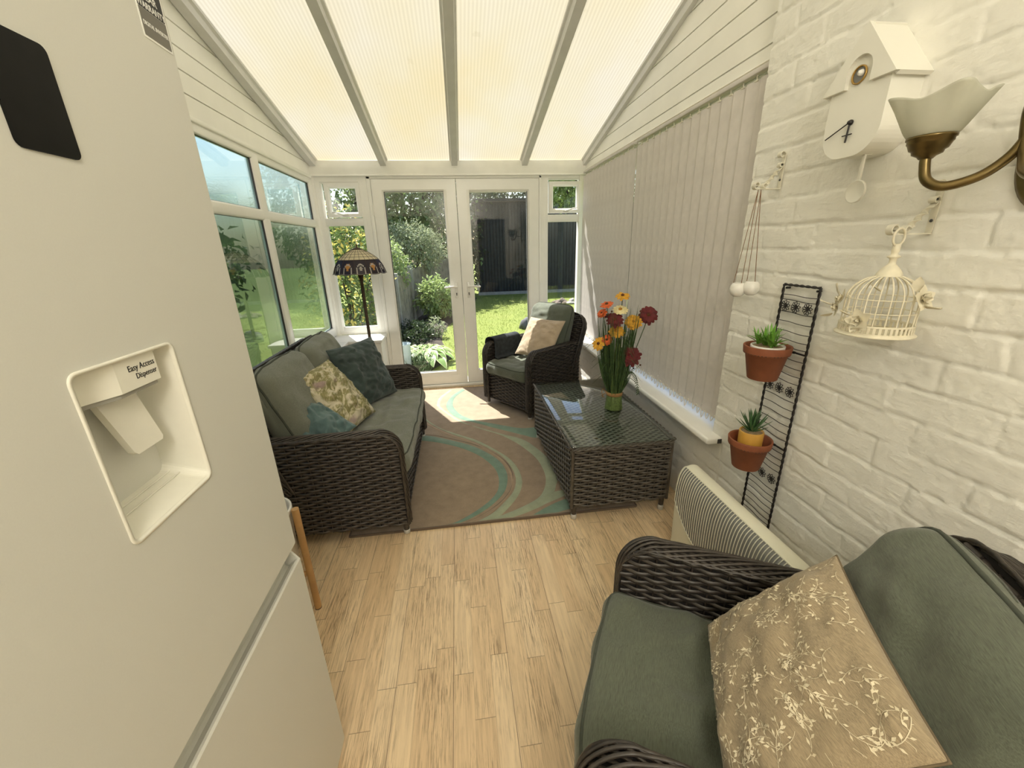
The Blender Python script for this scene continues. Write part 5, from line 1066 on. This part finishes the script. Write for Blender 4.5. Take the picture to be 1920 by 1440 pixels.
# ------------------------------------------------------------------ plant stand
Ps = thing('plant_stand', 'round pale wood plant stand standing between the fridge and the sofa', 'plant stand', (-.815, 1.410, 0))
for k_ in range(4):
    a = k_*pi/2+.05; b = MB(); x, y = .128*math.cos(a), .128*math.sin(a); b.tube([(x, y, .002), (x, y, .504)], .0135, 20); l = b.build('leg', M_['pinewood'], Ps); b = MB(); b.tube([(x, y, 0), (x, y, .004)], .0138, 16); b.build('foot_pad', M_['keyhole'], l)
b = MB(); b.box((-.116, -.009, .182), (.116, .009, .202), bev=.003); b.box((-.009, -.116, .182), (.009, .116, .202), bev=.003); b.build('cross_bar', M_['pinewood'], Ps)
Pp = thing('plant_pot', 'white ceramic pot held in the wooden plant stand', 'plant pot', (-.815, 1.410, .203)); b = MB(); b.lathe([(0, 0), (.085, 0), (.092, .006), (.106, .28), (.1115, .284), (.1115, .300), (.108, .303), (.102, .300), (.098, .28), (.09, .26), (0, .25)], seg=48); b.build('pot', M_['pot_white'], Pp); b = MB(); b.lathe([(.097, .262), (.05, .268), (0, .266)], seg=30); b.build('soil', M_['soil'], Pp)
# ------------------------------------------------------------------ garden
G = -.15
b = MB(); b.poly([(-30, -8, G), (30, -8, G), (30, 45, G), (-30, 45, G)]); struct('lawn', b, M_['grass'])
b = MB(); b.box((-1.6, 4.30, G-.02), (3.2, 4.95, G+.03), bev=.01); struct('patio', b, M_['paving'])
b = MB(); rs = np.random.default_rng(2); edge = spline([(-.62, 4.96, 0), (-.38, 5.5, 0), (-.16, 6.1, 0), (-.35, 7.2, 0), (-.30, 8.4, 0), (-.05, 9.6, 0), (.3, 10.8, 0), (.6, 13.5, 0)], 40)
b.grid(np.stack([np.stack([edge[:, 0]*0-2.2, edge[:, 1], 0*edge[:, 0]+G+.035], 1), np.stack([edge[:, 0]-.12, edge[:, 1], 0*edge[:, 0]+G+.035], 1), np.stack([edge[:, 0], edge[:, 1], 0*edge[:, 0]+G+.002], 1)], 1), flip=True); struct('flower_bed', b, M_['soil'])
b = MB(); n = 26000; x = rs.uniform(-.3, 6, n); y = rs.uniform(5.0, 14.0, n)**1.0; C = np.stack([x, y, np.full(n, G)], 1); D = np.stack([rs.normal(0, .35, n), rs.normal(0, .35, n), np.ones(n)], 1)
ex = np.interp(y, edge[:, 1], edge[:, 0]); k_ = x > ex+.02; b.leaves(C[k_], D[k_], rs.normal(size=(k_.sum(), 3)), rs.uniform(.025, .06, k_.sum()), .006); tag(b.build('grass_tufts', M_['blade']), 'short bright lawn grass outside the french doors', 'grass', kind='stuff')
def cloud(c, r, n, L, W, seed, shell=.45, clump=3.0, mb=None, m=0, up=.3):
    rs = np.random.default_rng(seed); mb = mb or MB(); d = rs.normal(size=(n*3, 3)); d /= np.linalg.norm(d, axis=1)[:, None]; rad = rs.uniform(shell**3, 1, n*3)**(1/3.)
    th = np.arctan2(d[:, 1], d[:, 0]); bulge = 1+.22*vnoise(th*clump+seed, d[:, 2]*clump*1.3+seed, seed+3)+.1*vnoise(th*clump*3+seed, d[:, 2]*clump*4, seed+5)
    P = d*rad[:, None]*bulge[:, None]; keep = vnoise(P[:, 0]*clump*1.6+seed+P[:, 2]*2, P[:, 1]*clump*1.6+P[:, 2]*clump*1.5, seed+9)+rs.uniform(-.5, .5, n*3) > -.12; P = P[keep][:n]; d = d[keep][:n]; k = len(P)
    C = V3(*c)+P*V3(*r); D = d*.7+rs.normal(size=(k, 3))*.8+V3(0, 0, -.25); N = d*.6+rs.normal(size=(k, 3))*.5+V3(0, 0, .8)
    mb.leaves(C, D, N, L*rs.uniform(.6, 1.25, k), W*rs.uniform(.7, 1.2, k), m); return mb
def bush(name, label, cat, c, r, n, L, W, m, seed, trunk=.05, group=None, extra=None, shell=.45):
    R = thing(name, label, cat, (c[0], c[1], G), 0, group); mb = cloud((0, 0, c[2]-G), r, n, L, W, seed, shell)
    mats = [M_[m]]
    if extra: cloud((0, 0, c[2]-G), tuple(q*1.05 for q in r), extra[1], L, W*1.2, seed+50, .6, 5, mb, 1); mats.append(M_[extra[0]])
    mb.build('foliage', mats, R); t = MB(); rr = np.random.default_rng(seed); t.tube(spline([(0, 0, 0), (rr.uniform(-.05, .05), 0, (c[2]-G)*.5), (0, .02, c[2]-G)], 8), np.linspace(trunk, trunk*.6, 9)[:len(spline([(0, 0, 0), (0, 0, 1), (0, 0, 2)], 8))], 8)
    for q in range(4): a = q*1.6+seed; t.tube([(0, 0, (c[2]-G)*.45), (math.cos(a)*r[0]*.6, math.sin(a)*r[1]*.6, c[2]-G+r[2]*.2)], trunk*.35, 6)
    t.build('trunk', M_['bark'], R); return R
TG = 'trees at the end of the garden'
bush('leafy_tree', 'dark green leafy tree behind the fence seen over the floor lamp', 'tree', (-3.1, 12.2, 2.7), (1.7, 1.1, 2.2), 5200, .17, .09, 'leaf', 1, .09, TG, ('leafgrey', 900))
bush('leafy_tree', 'tall green tree filling the top of the left french door', 'tree', (-1.5, 13.6, 3.1), (1.6, 1.1, 2.1), 6500, .17, .09, 'leaf', 2, .10, TG, ('leafbright', 1300))
bush('leafy_tree', 'very dark tree at the left end of the black shed', 'tree', (.15, 14.6, 2.4), (1.2, .9, 2.5), 5200, .15, .08, 'leafdark', 3, .10, TG, ('leaf', 500))
bush('leafy_tree', 'tree with pale leaves overhanging the black shed on the right', 'tree', (3.25, 10.2, 2.85), (1.15, .8, .62), 2600, .13, .06, 'leaf', 4, .06, TG, ('leafbright', 600))
bush('leafy_tree', 'tall tree rising behind the black shed', 'tree', (3.4, 19.0, 4.2), (3.2, 1.4, 1.6), 4200, .22, .11, 'leafdark', 6, .12, TG)
bush('olive_green_shrub', 'large grey-green rounded shrub leaning over the garden fence', 'shrub', (-1.18, 10.8, 1.42), (.92, .6, .62), 5200, .085, .034, 'leafgrey', 7, .04)
bush('light_shrub', 'light green shrub spilling over the near end of the fence', 'shrub', (-1.52, 8.7, 1.05), (.52, .6, .62), 3000, .085, .04, 'leafbright', 8, .04, None, ('leafgrey', 700))
bush('rounded_shrub', 'bright glossy shrub growing beside the lawn edge', 'shrub', (-.52, 9.5, .36), (.42, .40, .46), 1700, .11, .05, 'leafbright', 9, .03)
bush('small_grey_plant', 'small silvery plant at the edge of the flower bed', 'plant', (-.44, 7.5, .04), (.17, .17, .19), 500, .06, .022, 'leafgrey', 10, .012)
bush('yellow_flowering_shrub', 'yellow flowering shrub outside the left side window', 'shrub', (-1.46, 5.75, .92), (.52, .40, 1.0), 2700, .075, .036, 'leaf', 11, .03, None, ('leafyellow', 950), .3)
bush('low_dark_shrub', 'low dark shrub in the bed below the fence', 'shrub', (-.80, 7.3, .02), (.30, .7, .17), 1300, .07, .03, 'leafdark', 13, .02)
bush('garden_hedge', 'long dark hedge beyond the obscured left windows', 'hedge', (-4.9, 3.5, 1.25), (.9, 6.5, 1.45), 7500, .22, .11, 'leaf', 14, .08, None, ('leafdark', 2500))
# hosta
H = thing('hosta', 'large pale-edged hosta beside the lawn outside the left french door', 'plant', (-.56, 5.80, G+.03)); rs = np.random.default_rng(9); b = MB()
for k_ in range(54):
    a = k_*2.399; t = (k_+1)/54; el = 1.35-1.05*t; st = .16+.20*t; d = V3(math.cos(a)*math.cos(el), math.sin(a)*math.cos(el), math.sin(el)); base = d*st; o2 = V3(math.cos(a), math.sin(a), -.15+.5*(1-t)); o2 = nrm(o2); sd = nrm(np.cross(o2, Z3)); n_ = np.cross(sd, o2); L = rs.uniform(.16, .22); P = []
    for s in np.linspace(0, 1, 7):
        c = base+o2*L*s-V3(0, 0, .10*s*s); w = L*.36*math.sin(pi*min(.985, .08+.9*s**.8)); P.append([c-sd*w+n_*w*.25, c-sd*w*.72+n_*w*.12, c, c+sd*w*.72+n_*w*.12, c+sd*w+n_*w*.25])
    P = np.array(P); b.grid(P[:, :2], mat=1); b.grid(P[:, 1:4]); b.grid(P[:, 3:], mat=1)
b.build('leaves', [M_['hosta'], M_['hostaedge']], H)
b = MB(); n = 260; C = np.stack([rs.normal(0, .10, n), rs.normal(0, .10, n), np.zeros(n)], 1); D = np.stack([rs.normal(0, .4, n), rs.normal(0, .4, n), np.ones(n)], 1); b.leaves(C, D, rs.normal(size=(n, 3)), rs.uniform(.2, .38, n), .010)
R = thing('ornamental_grass', 'clump of upright green grass in front of the hosta', 'plant', (-.64, 5.18, G+.03)); b.build('blades', M_['stemgreen'], R)
# fence
Fn = thing('garden_fence', 'weathered timber fence with concrete posts along the flower bed', 'fence', (-1.1, 8, G)); rs = np.random.default_rng(4)
pts = [(-1.22, 6.0, .92), (-1.13, 7.75, .98), (-1.04, 9.5, 1.04), (-.72, 11.2, 1.14), (-.22, 12.9, 1.22), (.35, 14.2, 1.3)]
for i in range(len(pts)-1):
    (xa, ya, za), (xb, yb, zb) = pts[i], pts[i+1]; p, q = V3(xa, ya, 0), V3(xb, yb, 0); d = nrm(q-p); n_ = np.cross(d, Z3); L = np.linalg.norm(q-p); b = MB(); o = V3(-1.1, 8, G)
    if i < 2:
        z = .02; k_ = 0
        while z < za-G-.08: hgt = .14; b.box((.06, -.012+.006*(k_ % 2), z), (L-.06, .006+.006*(k_ % 2), min(z+hgt, za-G-.02)), M=frameM(p-o+V3(0, 0, G), d, n_, Z3)); z += hgt-.012; k_ += 1
    else:
        u = .05
        while u < L-.06: wd = .12; t = u/L; b.box((u, -.012, .02), (min(u+wd-.008, L-.05), .006, (za+(zb-za)*t)-G-.06+rs.uniform(-.02, .02)), M=frameM(p-o+V3(0, 0, G), d, n_, Z3)); u += wd
    b.build('panel', M_['fencewood'], Fn)
for x, y, z in pts:
    b = MB(); b.box((x+1.1-.05, y-8-.05, 0), (x+1.1+.05, y-8+.05, z-G+.05), bev=.012); b.build('post', M_['concrete'], Fn)
# black shed
Sh = thing('black_shed', 'long black-stained timber shed across the end of the lawn', 'shed', (3.6, 15.2, G)); b = MB(); b.box((-2.85, -1.0, 0), (3.6, 1.0, 2.98))
x = -2.85
while x < 3.55: b.box((x+.01, -1.026, .06), (x+.095, -.998, 2.96), bev=.006); x += .105
b.build('cladding', M_['blackwood'], Sh); b = MB(); b.box((-2.95, -1.12, 2.97), (3.7, 1.1, 3.06)); b.build('roof', M_['blackwood'], Sh)
b = MB(); b.box((-2.9, -1.06, 0), (3.65, -1.0, .10)); b.build('plinth', M_['concrete'], Sh)
def rock(name, label, cat, c, r, m, seed, group=None):
    bm = bmesh.new(); bmesh.ops.create_icosphere(bm, subdivisions=3, radius=1)
    for v in bm.verts: k = 1+.35*mnoise.noise(v.co*1.3+Vector((seed, seed*.7, 0)))+.12*mnoise.noise(v.co*4+Vector((seed, 0, 0))); v.co = Vector((v.co.x*r[0]*k, v.co.y*r[1]*k, max(-.25, v.co.z)*r[2]*k))
    b = MB(); b.bm(bm, smooth=True); o = b.build(name, M_[m]); o.location = c; return tag(o, label, cat, group)
rock('garden_rock', 'dark grey rock on the lawn beside the right french door', 'rock', (1.36, 8.0, G+.02), (.16, .16, .20), 'stone', 3)
rs = np.random.default_rng(5)
for i in range(9):
    rock('rubble_stone', 'brown stone in the small heap on the far lawn', 'stone', (2.72+.16*i*.5+rs.uniform(-.05, .05), 11.2+rs.uniform(-.2, .2), G+.02), (.11*rs.uniform(.7, 1.2), .09, .10*rs.uniform(.6, 1.3)), 'rubble' if i < 5 else 'concrete', i+10, 'stones heaped on the lawn')
Bn = thing('garden_bin', 'small pale blue bin standing outside the left french door', 'bin', (-.735, 5.05, G+.0)); b = MB(); b.lathe([(0, 0), (.075, 0), (.092, .46), (.098, .465), (.098, .475), (.088, .475), (.080, .03), (0, .03)], seg=28); b.build('body', M_['bluebin'], Bn)
# garden chair past the left windows
Gc = thing('garden_chair', 'weathered slatted garden chair on the lawn behind the obscured left window', 'garden chair', (-3.35, 4.6, G), math.radians(70))
for i in range(6): b = MB(); b.box((-.25, -.24+.085*i, .40), (.25, -.24+.085*i+.06, .42), bev=.004); b.build('seat_slat', M_['oldteak'], Gc)
for i in range(6): b = MB(); b.box((-.23+.08*i, .25, .42), (-.23+.08*i+.05, .27, .92), bev=.004); b.build('back_slat', M_['oldteak'], Gc)
for x in (-.25, .21):
    b = MB(); b.box((x, -.25, 0), (x+.045, -.205, .62)); b.build('leg', M_['oldteak'], Gc); b = MB(); b.box((x, .235, 0), (x+.045, .28, .95)); b.build('leg', M_['oldteak'], Gc); b = MB(); b.box((x-.01, -.28, .62), (x+.055, .26, .645), bev=.005); b.build('armrest', M_['oldteak'], Gc)
